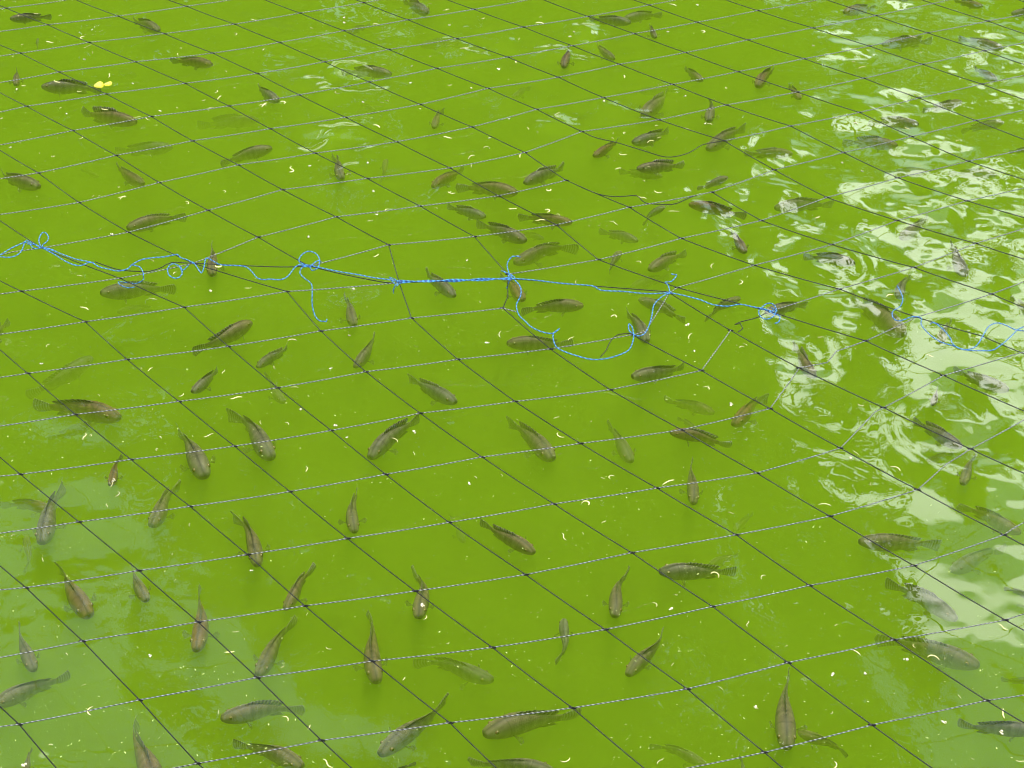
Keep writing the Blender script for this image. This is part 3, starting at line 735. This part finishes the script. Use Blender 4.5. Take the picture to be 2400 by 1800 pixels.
# ------------------------------------------------------------------ fish
PT = np.array([0, .012, .035, .08, .14, .21, .29, .38, .47, .56, .64, .71, .76, .80])
PW = np.array([.026, .043, .056, .073, .086, .093, .094, .086, .071, .053, .037, .024, .017, .012]) * .94
PTOP = np.array([.012, .028, .046, .070, .092, .110, .120, .119, .107, .087, .066, .049, .042, .039])
PBOT = np.array([.020, .034, .050, .072, .092, .108, .118, .117, .104, .081, .058, .042, .038, .037])
def fish(sn, tl, d, bend, hue, label, seed):
    """sn, tl: pixels of snout and tail tip; d: how deep (0 at the surface .. 2 almost lost in the green)"""
    r = random.Random(seed)
    # the axis lies below the surface by the height of the back
    L = (at(*sn, -.03) - at(*tl, -.03)).length
    zc = -(.122 * L + .0005 + .095 * d)
    tip = L * r.uniform(.04, .20)
    a, b = at(*sn, zc + .01 * L), at(*tl, zc - tip)
    ax = b - a
    L = ax.length
    root = new_obj('fish', None)
    mid = (a + b) / 2
    root.location = mid
    yaw = math.atan2(ax.y, ax.x)
    pit = math.atan2(ax.z, math.hypot(ax.x, ax.y))
    roll = r.uniform(-.12, .12)
    root.rotation_euler = (Matrix.Rotation(yaw, 4, 'Z') @ Matrix.Rotation(-pit, 4, 'Y') @ Matrix.Rotation(roll, 4, 'X')).to_euler()
    tag(root, label, 'fish', 'fish near the surface of the pond')
    fat = r.uniform(.84, 1.08)
    ph = r.uniform(-.04, .04)
    def spine(t):
        y = bend * math.sin(math.pi * min(1, t) ** 1.35) + ph * math.sin(2 * math.pi * t) * .5
        return Vector(((t - .5) * L, y * L, 0))
    def side(t):
        q = spine(t + .004) - spine(t - .004)
        return Vector((-q.y, q.x, 0)).normalized()
    NS = 18
    V, UV, F = [], [], []
    for t, w, up, dn in zip(PT, PW, PTOP, PBOT):
        c, s = spine(t), side(t)
        for k in range(NS):
            an = 2 * math.pi * k / NS
            ca, sa = math.cos(an), math.sin(an)
            cw = math.copysign(abs(sa) ** .85, sa)
            h = up if ca > 0 else dn
            V.append(c + s * (cw * w * L * fat) + Vector((0, 0, ca * h * L * (fat if ca < 0 else 1))))
            UV.append((t, abs(((an / math.pi + 1) % 2) - 1)))
    nr = len(PT)
    for i in range(nr - 1):
        for k in range(NS):
            k2 = (k + 1) % NS
            F.append((i * NS + k, i * NS + k2, (i + 1) * NS + k2, (i + 1) * NS + k))
    F.append(tuple(range(NS - 1, -1, -1)))
    F.append(tuple((nr - 1) * NS + k for k in range(NS)))
    bo = new_obj('body', mesh_from('body', V, F, [M_FISH], True, UV), root)
    bo.color = (hue, hue, hue, 1)
    th = .004 * L
    def sheet(name, rows, mat):
        """rows: list of lists of (point, side vector, uv); a thin blade with two faces and a rim"""
        nc = len(rows[0])
        v, u, f = [], [], []
        for sg in (1, -1):
            for j, row in enumerate(rows):
                for p, s, q in row:
                    v.append(p + s * (sg * th * (1 - .8 * j / max(1, len(rows) - 1))))
                    u.append(q)
        m_ = len(rows) * nc
        for j in range(len(rows) - 1):
            for k in range(nc - 1):
                q = (j * nc + k, j * nc + k + 1, (j + 1) * nc + k + 1, (j + 1) * nc + k)
                f.append(q); f.append(tuple(m_ + x for x in reversed(q)))
        rim = [k for k in range(nc)] + [j * nc + nc - 1 for j in range(1, len(rows))] + [(len(rows) - 1) * nc + k for k in range(nc - 2, -1, -1)] + [j * nc for j in range(len(rows) - 2, 0, -1)]
        for x, y in zip(rim, rim[1:] + rim[:1]):
            f.append((y, x, m_ + x, m_ + y))
        return new_obj(name, mesh_from(name, v, f, [mat], True, u), root)
    tt = lambda t: float(np.interp(t, PT, PTOP))
    tb = lambda t: float(np.interp(t, PT, PBOT))
    # tail fin, a rounded fan
    curl = r.uniform(-.05, .05) + bend * .25
    rows = []
    for j in range(5):
        e = j / 4
        t = .785 + .215 * e
        hh = .034 + .050 * e ** .8
        row = []
        for k in range(9):
            w = k / 4 - 1
            x = t - .03 * e * abs(w) ** 2.2
            s = side(min(1, x))
            row.append((spine(x) + s * (curl * e * e * L) + s * (.012 * L * e * math.sin(3 * w + seed)) + Vector((0, 0, w * hh * L)), s, (e, w)))
        rows.append(row)
    sheet('tail_fin', rows, M_TAIL)
    # dorsal fin, spiny in front and soft behind, half folded to one side
    lean = r.uniform(-.5, .5)
    up = r.uniform(.55, 1.35)
    rows = []
    n = 15
    for j in range(3):
        e = j / 2
        row = []
        for k in range(n):
            t = .27 + .44 * k / (n - 1)
            f_ = k / (n - 1)
            h = (.030 + .030 * f_) * up * min(1, k / 2.0) * (1 if k < n - 1 else .75)
            h *= 1 + (.10 if k % 2 else -.10) * (f_ < .7)
            s = side(t)
            row.append((spine(t + .05 * e * f_) + s * (lean * h * e * L) + Vector((0, 0, (tt(t) - .006 + h * e) * L)), s, (f_, f_)))
        rows.append(row)
    sheet('dorsal_fin', rows, M_DORS)
    rows = []
    for j in range(2):
        row = []
        for k in range(6):
            t = .56 + .15 * k / 5
            s = side(t)
            h = .05 * min(1, (k + .6) / 2.5) * j
            row.append((spine(t + .05 * j * k / 5) + Vector((0, 0, -(tb(t) - .006 + h) * L)), s, (k / 5, k / 5)))
        rows.append(row)
    sheet('anal_fin', rows, M_DORS)
    for sg in (1, -1):
        op = r.uniform(.25, 1.0)
        rows = []
        w0 = float(np.interp(.27, PT, PW)) * fat
        for j in range(4):
            e = j / 3
            row = []
            for k in range(6):
                a_ = (k / 5 - .5) * .75 * (.4 + .6 * e)
                rr = .13 * e * (1 - .25 * abs(k / 5 - .5) * 2)
                s = side(.27)
                p = spine(.27) + s * (sg * (w0 * .93 + rr * math.sin(.25 + op)) * L) + Vector((rr * math.cos(.25 + op) * L, 0, (-.035 + a_ * .13 * e - .02 * e) * L))
                row.append((p, Vector((0, 0, 1)), (e, k / 5)))
            rows.append(row)
        sheet('pectoral_fin', rows, M_PECT)
    # eyes
    for sg in (1, -1):
        t = .105
        s = side(t) * sg
        w = float(np.interp(t, PT, PW)) * fat
        c = spine(t) + s * (w * .84 * L) + Vector((0, 0, .036 * L))
        o_ = (s + Vector((-.15, 0, .35))).normalized()
        q = o_.to_track_quat('Z', 'Y')
        R = .021 * L
        v, f, mi = [], [], []
        rings = [(.0, 1.0), (.60, .80), (.64, .77), (.88, .48), (1.0, 0), (.85, -.4)]
        v.append(c + q @ Vector((0, 0, R)))
        for rad, h in rings[1:]:
            for k in range(10):
                a_ = 2 * math.pi * k / 10
                v.append(c + q @ Vector((rad * R * math.cos(a_), rad * R * math.sin(a_), h * R)))
        for k in range(10):
            f.append((0, 1 + k, 1 + (k + 1) % 10)); mi.append(1)
        for i in range(len(rings) - 2):
            for k in range(10):
                k2 = (k + 1) % 10
                f.append((1 + i * 10 + k, 1 + (i + 1) * 10 + k, 1 + (i + 1) * 10 + k2, 1 + i * 10 + k2)); mi.append(1 if i == 0 else 0)
        new_obj('eye', mesh_from('eye', v, f, [M_IRIS, M_PUPIL], True, None, mi), root)
    return root

FISH = [  # crop, snout, tail tip, depth, bend
 ('11', 80, 150, 420, 135, 0, 0), ('11', 310, 310, 300, 415, .3, 0), ('11', 130, 690, 135, 560, .1, 0), ('11', 335, 700, 830, 735, 0, .02), ('11', 1100, 620, 900, 545, 1.5, 0),
 ('11', 1290, 250, 1060, 170, .1, -.04), ('11', 1720, 525, 1380, 490, .1, 0), ('11', 1110, 990, 650, 905, .1, .05), ('11', 2100, 970, 1600, 1030, .7, 0), ('11', 1400, 1195, 940, 1215, .5, .04),
 ('11', 2205, 1195, 1790, 1335, .1, -.06), ('11', 320, 1515, 0, 1400, .1, .05), ('11', 1165, 1490, 940, 1340, .2, .06), ('11', 800, 1430, 650, 1380, 1.3, 0),
 ('12', 1390, 105, 1220, 0, .1, .03), ('12', 750, 265, 925, 205, .5, 0), ('12', 1330, 365, 1650, 355, .8, 0), ('12', 1100, 600, 690, 590, .1, -.07), ('12', 180, 820, 20, 700, .1, .05),
 ('12', 970, 895, 840, 850, 1.1, 0), ('12', 1440, 1035, 1520, 890, .3, .04), ('12', 700, 1450, 590, 1270, .1, -.06), ('12', 1060, 1290, 1000, 1475, .5, .04), ('12', 1430, 1515, 1665, 1360, .2, -.04),
 ('12', 2120, 1560, 1620, 1520, .1, -.05), ('12', 1290, 1090, 1130, 1030, 2.2, 0), ('12', 2080, 790, 2212, 710, .8, 0),
 ('13', 965, 185, 620, 150, .1, .02), ('13', 905, 150, 1220, 125, .2, .05), ('13', 1165, 305, 1105, 205, .1, 0), ('13', 830, 480, 680, 355, .2, .02), ('13', 420, 545, 455, 385, 0, 0), ('13', 1540, 655, 1405, 555, .2, 0),
 ('13', 1990, 700, 2140, 560, .1, .06), ('13', 1065, 940, 1235, 735, .2, -.06), ('13', 1040, 745, 1340, 735, 1.0, 0), ('13', 1595, 980, 1605, 820, .1, -.04), ('13', 975, 1155, 1270, 1050, .1, -.08),
 ('13', 1580, 1210, 1900, 1030, .1, .02), ('13', 660, 1265, 870, 1140, .1, -.03), ('13', 100, 1485, 420, 1340, .1, -.03), ('13', 1010, 1365, 1400, 1335, 0, -.04), ('13', 1220, 1430, 870, 1380, .6, .05),
 ('13', 1750, 1435, 1500, 1530, .1, .03), ('14', 340, 1245, -60, 1250, .2, 0), ('14', 750, 100, 1000, 60, .1, 0), ('14', 590, 215, 780, 180, .9, 0), ('14', 400, 800, 320, 690, .2, .04),
 ('14', 2050, 395, 1680, 310, .1, .03), ('14', 1990, 650, 1810, 550, .1, 0), ('14', 1710, 820, 1390, 900, .1, .04), ('14', 1360, 1005, 950, 1000, .1, -.03), ('14', 1190, 1175, 740, 1160, .1, -.05),
 ('14', 2050, 990, 1700, 1060, .2, 0), ('14', 1440, 1390, 1080, 1400, .5, .03), ('14', 1990, 1415, 1600, 1405, .3, 0), ('14', 1060, 360, 1480, 335, .2, 0), ('14', 1880, 50, 1640, 5, .1, 0),
 ('14', 2110, 110, 2330, 80, .1, 0), ('14', 1270, 5, 1120, -40, .2, 0), ('14', 2330, 1215, 2090, 1235, .2, 0), ('14', 850, 1540, 960, 1480, .9, 0),
 ('21', 1025, 325, 1510, 235, .1, .05), ('21', 1725, 710, 1685, 470, .1, -.05), ('21', 810, 850, 1430, 825, .1, .03), ('21', 945, 1005, 1320, 1000, 1.2, .03), ('21', 2040, 1085, 1550, 1310, .1, .09),
 ('21', 750, 1370, 215, 1690, .55, .06), ('21', -130, 1290, 70, 1080, .3, 0), ('31', 1555, 135, 1780, -55, .1, -.03), ('22', 10, 1455, 265, 1270, .2, -.04),
 ('22', 1860, 235, 1550, 150, .2, .03), ('22', 2190, 430, 1785, 285, .1, .03), ('23', 260, 415, 60, 375, .9, 0), ('23', 490, 280, 50, 235, .15, .03), ('22', 1610, 880, 1380, 670, .1, .05), ('22', 800, 1115, 690, 880, .1, -.04),
 ('22', 2170, 910, 1960, 720, .15, -.05), ('22', 800, 1455, 965, 1190, .15, -.05), ('22', 2030, 1260, 2565, 1250, .15, -.03), ('32', 1620, 220, 1255, 5, .15, .03), ('32', 230, 220, 90, -10, .7, .02),
 ('23', 15, 610, 540, 490, .2, .10), ('23', 1020, 435, 720, 345, .35, .03), ('23', 1430, 135, 1900, 220, .05, -.03), ('23', 1240, 150, 1080, 305, .2, -.14), ('23', 1890, 525, 1760, 340, .05, -.03), ('23', 1110, 665, 1420, 530, .2, .03),
 ('23', 880, 515, 780, 690, .25, -.04), ('23', 960, 810, 1280, 720, 1.2, 0), ('23', 580, 955, 70, 1000, .1, -.05), ('23', 1025, 900, 1390, 1090, .25, .03), ('23', 1095, 1245, 900, 1000, .1, -.05), ('23', 1850, 890, 1590, 1080, .15, -.12),
 ('23', 970, 1530, 1410, 1440, .1, -.05), ('23', 1040, 860, 940, 872, 1.4, 0),
 ('24', 190, 165, 680, 140, .2, .04), ('24', 845, 615, 420, 560, .05, -.06), ('24', 1210, 410, 1440, 240, .15, -.03), ('24', 1740, 710, 1630, 450, .05, .04), ('24', 1200, 890, 1300, 710, .15, .06), ('24', 2290, 1060, 2100, 890, .3, 0),
 ('24', 120, 1010, 450, 940, .05, .03), ('24', 1240, 1190, 790, 890, .1, -.02), ('24', 1545, 1255, 1620, 1080, .2, .04), ('24', 520, 1535, 360, 1270, .05, .05), ('24', 2090, 1640, 1640, 1470, .15, .02), ('34', 1470, 240, 1505, 90, .1, 0),
 ('31', 975, 345, 265, 245, .1, -.04), ('31', 780, 380, 390, 500, 1.0, .07), ('31', 1660, 820, 1420, 430, .05, -.03), ('31', 2205, 670, 1850, 300, .1, -.06), ('31', 890, 890, 1000, 650, .1, .03), ('31', 330, 1360, 540, 890, .1, .05),
 ('31', 430, 1100, 0, 1055, .45, -.08), ('31', 1220, 1220, 1480, 880, .15, .05), ('31', 215, 1300, 190, 1590, .75, .08), ('31', 2090, 1540, 1880, 1130, .1, -.03), ('41', 725, 430, 510, 10, .1, .04), ('41', 1190, 305, 1075, 10, .15, .04),
 ('32', 920, 670, 1340, 330, .1, .04), ('32', 800, 1270, 840, 910, .15, .03), ('32', 2255, 1440, 1840, 1165, .1, .05), ('32', 1690, 1350, 1560, 1150, 1.3, 0), ('33', 330, 680, -30, 360, .15, -.03), ('33', 970, 700, 770, 390, .45, -.03),
 ('33', 1640, 305, 1220, 200, .7, -.04), ('33', 1790, 400, 2060, 170, .2, .03), ('33', 1280, 460, 1780, 580, .1, .05), ('33', 1520, 460, 1340, 345, .8, 0), ('33', 1470, 1040, 1460, 680, .15, .02), ('33', 1800, 1260, 1950, 1110, 1.3, 0),
 ('33', 1190, 1590, 1815, 1570, .1, -.02), ('33', 1600, 1530, 1840, 1450, 1.0, 0), ('43', 830, 435, 980, 65, .15, .10),
 ('34', 1710, 580, 1310, 360, .05, .02), ('34', 1430, 690, 1640, 635, .8, 0), ('34', 1710, 880, 1850, 640, .15, .05), ('34', 2190, 1275, 1670, 1060, .35, -.03), ('34', 870, 1345, 1520, 1350, .1, -.04), ('34', 1620, 1580, 2080, 1410, .5, .05),
 ('41', 275, 870, 155, 500, .1, .03), ('41', 1590, 710, 1590, 210, .1, -.05), ('41', -60, 1150, 580, 920, .1, .04), ('41', 1260, 1900, 1065, 1280, .05, .03), ('41', 190, 1720, 265, 1490, .3, 0), ('41', 1785, 1255, 2470, 1200, .1, .03),
 ('42', 380, 1650, -190, 1455, .15, -.05), ('42', 230, 375, 500, 30, .15, .03), ('42', 10, 910, 335, 460, .15, .04), ('42', 1320, 440, 1225, 60, .15, -.14), ('42', 985, 965, 935, 420, .1, .02), ('42', 1925, 945, 1275, 810, .5, -.06),
 ('42', 1000, 1555, 1540, 1070, .1, -.05), ('42', 1840, 1385, 2645, 1230, .1, .03), ('42', 1000, 1740, 1290, 1615, .15, 0), ('42', 2410, 1680, 1710, 1620, .1, -.03), ('43', 425, 450, 340, 810, .2, .12), ('43', 935, 910, 1220, 535, .15, -.03),
 ('43', 1570, 1630, 1110, 1490, .75, -.09), ('43', 1890, 1800, 1840, 1550, .4, 0), ('44', 1670, 460, 1080, 150, .2, -.05), ('44', 1855, 830, 1010, 600, .15, -.03), ('44', 290, 1500, 330, 880, .1, .05), ('44', 380, 1360, 790, 1560, .5, .05),
 ('44', 2320, 1360, 1670, 1310, .1, .02), ('44', 2340, 290, 2050, 200, .3, 0), ('44', 2380, 960, 2020, 940, .7, 0), ('44', 2420, 400, 2150, 335, .9, 0)]
ORD = ['', 'second ', 'third ', 'fourth ', 'fifth ', 'sixth ', 'seventh ', 'eighth ', 'ninth ', 'tenth ', 'eleventh ', 'twelfth ', 'thirteenth ', 'fourteenth ', 'fifteenth ', 'sixteenth ', 'seventeenth ', 'eighteenth ', 'nineteenth ', 'twentieth ']
BANDS = [(110, 'along the top edge'), (230, 'just below the top row'), (340, 'upper quarter'), (450, 'well above blue cord'), (560, 'just above blue cord'), (660, 'level with blue cord'),
         (760, 'just below blue cord'), (880, 'well below blue cord'), (1000, 'picture mid-height'), (1130, 'just below mid-height'), (1270, 'lower third'), (1410, 'lower quarter'), (1560, 'above the bottom row'), (9999, 'along bottom edge')]
recs = []
for i, (c, x0, y0, x1, y1, d, b) in enumerate(FISH):
    s, t = px(c, (x0, y0)), px(c, (x1, y1))
    s = (s[0], s[1]); t = (t[0], t[1])
    m = ((s[0] + t[0]) / 2, (s[1] + t[1]) / 2)
    recs.append((s, t, d, b, m, next(k for k, (lim, _) in enumerate(BANDS) if m[1] < lim)))
order = {}
for k in range(len(BANDS)):
    row = sorted([i for i, q in enumerate(recs) if q[5] == k], key=lambda i: recs[i][4][0])
    for n, i in enumerate(row):
        half = len(row) / 2
        if n < half:
            order[i] = ORD[n] + ('leftmost' if n == 0 else 'from left')
        else:
            m = len(row) - 1 - n
            order[i] = ORD[m] + ('rightmost' if m == 0 else 'from right')
for i, (s, t, d, b, m, k) in enumerate(recs):
    dx, dy = s[0] - t[0], s[1] - t[1]
    if abs(dx) > 1.6 * abs(dy): hd = 'facing right' if dx > 0 else 'facing left'
    elif dy > 0: hd = 'facing the viewer'
    else: hd = 'facing away'
    dep = 'olive brown fish' if d < .4 else ('half sunken fish' if d < .9 else 'faint deep fish')
    curve = 'curved ' if abs(b) >= .08 else ''
    hue = min(1, max(0, random.gauss(.52, .28)))
    if 1850 < m[0] and m[1] < 700: hue = min(1, hue + .2)
    if abs(b) < .035: b += random.gauss(0, .022)
    lab = f'{curve}{dep} {hd}, {order[i]}, {BANDS[k][1]}'
    fish(s, t, d, b, hue, lab, i + 1)

# ------------------------------------------------------------------ floating bits
BITS = {
 '11': [(490,125),(690,280),(665,305),(710,375),(680,480),(750,425),(105,455),(180,360),(400,340),(135,725),(190,695),(455,660),(640,740),(885,610),(1075,678),(1830,578),(845,885),(490,875),(540,920),(1650,812),(1900,712),(1300,900),(1435,872),(1755,740),(1775,790),(1700,880),(1850,865),(15,960),(245,1075),(660,1112),(165,1155),(80,1195),(465,1118),(320,1240),(430,1265),(1195,962),(1110,950),(1880,1310),(960,1515),(990,1600),(805,1588),(755,1588),(435,1388),(1700,1485),(1820,1550),(1520,1640),(2135,400),(1440,440),(1465,390),(1910,275),(2060,160),(2130,850),(290,110),(150,130)],
 '12': [(960,20),(1410,30),(1540,80),(715,140),(715,185),(540,195),(970,195),(1570,205),(1840,148),(535,300),(450,225),(565,250),(60,400),(1410,460),(1690,390),(2130,315),(1965,560),(2110,500),(1265,535),(1255,670),(1570,690),(1745,712),(2045,645),(870,825),(1020,830),(1060,815),(1330,880),(980,1020),(220,828),(65,848),(655,750),(1550,1112),(1895,1120),(1870,1195),(2050,965),(290,1385),(440,1345),(910,1318),(1740,1270),(1745,1345),(950,1545),(1575,1558),(2140,1260),(750,1410),(285,1360)],
 '13': [(235,140),(225,185),(1305,38),(1500,38),(500,258),(470,295),(1265,260),(1550,255),(55,315),(35,500),(465,635),(910,620),(745,815),(1400,780),(1185,685),(1735,712),(365,920),(375,945),(130,1040),(205,1070),(820,1078),(910,1078),(1170,1018),(1415,1040),(1120,1145),(1190,1115),(1320,1132),(815,1120),(895,1250),(830,1300),(1570,1000),(1600,1005),(1365,940),(1070,1465),(1110,1352),(300,1540),(1180,1555),(1055,1600),(860,1365),(1790,180)],
 '14': [(900,545),(985,455),(830,500),(1085,170),(1310,295),(885,320),(455,890),(505,370),(1670,1140),(1520,765),(310,1425),(850,995),(740,1320),(1500,1420),(980,1440),(905,1390),(1375,425),(1265,1040)],
 '21': [(1235,590),(1415,690),(645,712),(2010,812),(1240,900),(685,975),(385,1278),(335,1425),(1145,1465),(1215,1470),(1810,1490),(245,1210),(905,372),(990,75),(1520,130),(1770,635),(1575,805),(1710,832)],
 '22': [(950,25),(1580,40),(425,395),(990,195),(975,215),(1060,180),(925,268),(1465,165),(2080,170),(975,550),(785,822),(470,1040),(295,1232),(755,1200),(610,1465),(1875,1260),(1815,925),(1705,590),(1975,1188),(145,1455)],
 '23': [(290,185),(285,15),(230,262),(375,218),(830,285),(1440,20),(1680,183),(1310,190),(520,765),(1420,1110),(1440,1200),(1475,1325),(1860,1290),(1890,1270),(1590,1615),(475,1220),(825,1040),(1855,765),(1620,632),(1030,600)],
 '24': [(540,240),(1120,870),(1450,1360),(560,1210),(2170,1440),(1280,210)],
 '31': [(800,160),(1915,180),(2110,380),(1690,485),(1300,500),(1270,600),(685,492),(735,485),(890,870),(905,880),(920,850),(955,960),(865,1052),(105,1295),(2040,1580),(345,1490),(1470,160),(1535,1210)],
 '32': [(355,275),(645,410),(740,500),(725,580),(1285,460),(1130,520),(1280,630),(410,755),(255,387),(1990,810),(1780,825),(1730,872),(315,95)],
 '33': [(1580,100),(385,485),(360,340),(640,372),(800,820),(735,830),(1265,862),(745,1185),(420,1305),(1775,1112),(600,1030),(575,1280),(1775,235),(1650,1610),(2030,1630)],
 '34': [(890,240),(850,625),(800,670),(1175,750),(600,1045),(970,880)],
 '41': [(540,735),(725,1195),(205,1638),(410,1470),(1910,555),(1860,720),(1215,750),(680,985),(1770,1205)],
 '42': [(585,690),(1200,935),(1350,345),(1375,440),(245,1255),(240,1625),(580,1622),(1555,648),(415,410),(430,1330),(215,840)],
 '43': [(1160,332),(1330,255),(1690,1010),(1200,1600),(435,1598),(1280,370),(1300,820),(1910,490),(1975,1170)],
 '44': [(690,500),(850,718),(655,903),(1690,1080),(1570,1290),(2045,1215),(1795,1585),(2190,1605),(2040,515),(1320,670),(1570,770),(930,890),(40,1170),(655,1212),(2030,1370),(680,1640),(285,672),(1250,780),(1480,760)]}
cat_me = []
for k in range(12):     # curled catkin threads
    n = 9
    turn = random.choice([.7, 1.4, 2.2, 3.0, 4.2, -1.6, -2.8, -3.8])
    p = np.zeros((n, 3)); a = 0
    for i in range(1, n):
        a += turn / n * (1 if k % 4 else (1 if i < n / 2 else -1))
        p[i] = p[i - 1] + np.array([math.cos(a), math.sin(a), 0]) / (n - 1)
    p -= p.mean(0)
    p *= .022
    p[:, 2] = .0006 * np.sin(np.linspace(0, 5, n))
    cat_me.append(tube_mesh('catkin', [p], random.choice([.0007, .0009, .0012]), M_CATKIN, 5, True))
pet_me = []
for k in range(5):      # crumpled blossoms: three or four little petals
    v, f = [], []
    for q in range(random.choice([2, 3, 4])):
        a = random.uniform(0, 6.3); R = random.uniform(.003, .006)
        c = Vector((math.cos(a), math.sin(a), 0)) * R * .6
        b = len(v)
        v.append(tuple(c + Vector((0, 0, .0012))))
        for i in range(7):
            t = 2 * math.pi * i / 7
            v.append((c.x + R * .7 * math.cos(t) * random.uniform(.7, 1.2), c.y + R * .5 * math.sin(t) * random.uniform(.7, 1.2), random.uniform(-.0004, .0012)))
        v.append(tuple(c - Vector((0, 0, .0006))))
        for i in range(7):
            f.append((b, b + 1 + i, b + 1 + (i + 1) % 7)); f.append((b + 8, b + 1 + (i + 1) % 7, b + 1 + i))
    pet_me.append(mesh_from('blossom', v, f, [M_PINKISH]))
SHAPE = []
for me in cat_me:
    n = len(me.vertices)
    e = (me.vertices[n - 3].co - me.vertices[2].co).length / .022
    SHAPE.append('straight' if e > .93 else ('gently curved' if e > .75 else ('hooked' if e > .45 else 'tightly curled')))
bits = []
for c, pts in BITS.items():
    for (x, y) in pts:
        p = px(c, (x, y))
        k = next(i for i, (lim, _) in enumerate(BANDS) if p[1] < lim)
        if random.random() < .22:
            bits.append((k, p, 'fallen_blossom', random.choice(pet_me), 'tiny pale blossom', 'blossom', 'fallen blossoms on the water', random.uniform(.7, 1.2)))
        else:
            i = random.randrange(len(cat_me))
            bits.append((k, p, 'catkin', cat_me[i], SHAPE[i] + ' cream catkin', 'catkin', 'fallen catkins on the water', random.choice([.4, .5, .7, .9, 1.1, 1.35])))
for key in sorted({(q[0], q[5]) for q in bits}):
    row = sorted([q for q in bits if (q[0], q[5]) == key], key=lambda q: q[1][0])
    for n, (k, p, name, me, look, cat, grp, sc) in enumerate(row):
        m = len(row) - 1 - n
        side_ = ORD[n] + ('leftmost' if n == 0 else 'from left') if n < len(row) / 2 else ORD[m] + ('rightmost' if m == 0 else 'from right')
        o = new_obj(name, me)
        tag(o, f'{look} floating, {side_} of its kind, {BANDS[k][1]}', cat, grp)
        o.location = at(p[0], p[1], .0012)
        o.rotation_euler = (random.uniform(-.06, .06), random.uniform(-.06, .06), random.uniform(0, 6.28))
        o.scale = (sc, sc, .6 + sc * .4)
# the two-petalled yellow flower
yf = new_obj('yellow_flower', None)
yf.location = at(*px('11', (830, 688)), .002)
tag(yf, 'bright yellow two-petalled flower floating by a fish tail', 'flower')
for (cx_, cy_, ra, rb, ro) in ((-.010, -.003, .0150, .0215, .2), (.0165, .005, .0115, .0155, -.3)):
    v, f = [], []
    nn = 16
    v.append((cx_, cy_, .003))
    for i in range(nn):
        t = 2 * math.pi * i / nn
        w = 1 + .07 * math.sin(3 * t + cx_ * 900)
        x, y = ra * math.cos(t) * w, rb * math.sin(t) * w
        v.append((cx_ + x * math.cos(ro) - y * math.sin(ro), cy_ + x * math.sin(ro) + y * math.cos(ro), .0015 + .0012 * math.sin(2 * t)))
    v.append((cx_, cy_, -.0006))
    for i in range(nn):
        j = 1 + (i + 1) % nn
        f.append((0, 1 + i, j)); f.append((nn + 1, j, 1 + i))
    new_obj('petal', mesh_from('petal', v, f, [M_YELLOW]), yf)
# pollen and crumbs, past counting
v, f = [], []
oct_ = np.array([(1, 0, 0), (0, 1, 0), (-1, 0, 0), (0, -1, 0), (0, 0, .5), (0, 0, -.5)])
of = [(0, 1, 4), (1, 2, 4), (2, 3, 4), (3, 0, 4), (1, 0, 5), (2, 1, 5), (3, 2, 5), (0, 3, 5)]
clump = [(random.uniform(-60, 2460), random.uniform(-40, 1840), random.uniform(20, 110)) for _ in range(110)]
for k in range(6200):
    if k % 2:
        q = random.choice(clump)
        c = at(random.gauss(q[0], q[2] * 1.6), random.gauss(q[1], q[2] * .6), .0003)
    else:
        c = at(random.uniform(-60, 2460), random.uniform(-40, 1840), .0003)
    s = random.choice([.0005, .0006, .0007, .0012]) * random.uniform(.7, 1.2)
    a = random.uniform(0, 6.3)
    e = random.choice([1, 1, 1, 2.5])
    R = np.array([[math.cos(a), -math.sin(a), 0], [math.sin(a), math.cos(a), 0], [0, 0, 1]])
    b = len(v)
    v += [tuple(q) for q in (oct_ * (s * e, s, s)) @ R.T + np.array(c)]
    f += [tuple(b + i for i in t) for t in of]
sp = new_obj('pollen_specks', mesh_from('pollen_specks', v, f, [M_SPECK], False))
tag(sp, 'pale pollen specks scattered over the pond surface', 'pollen', kind='stuff')
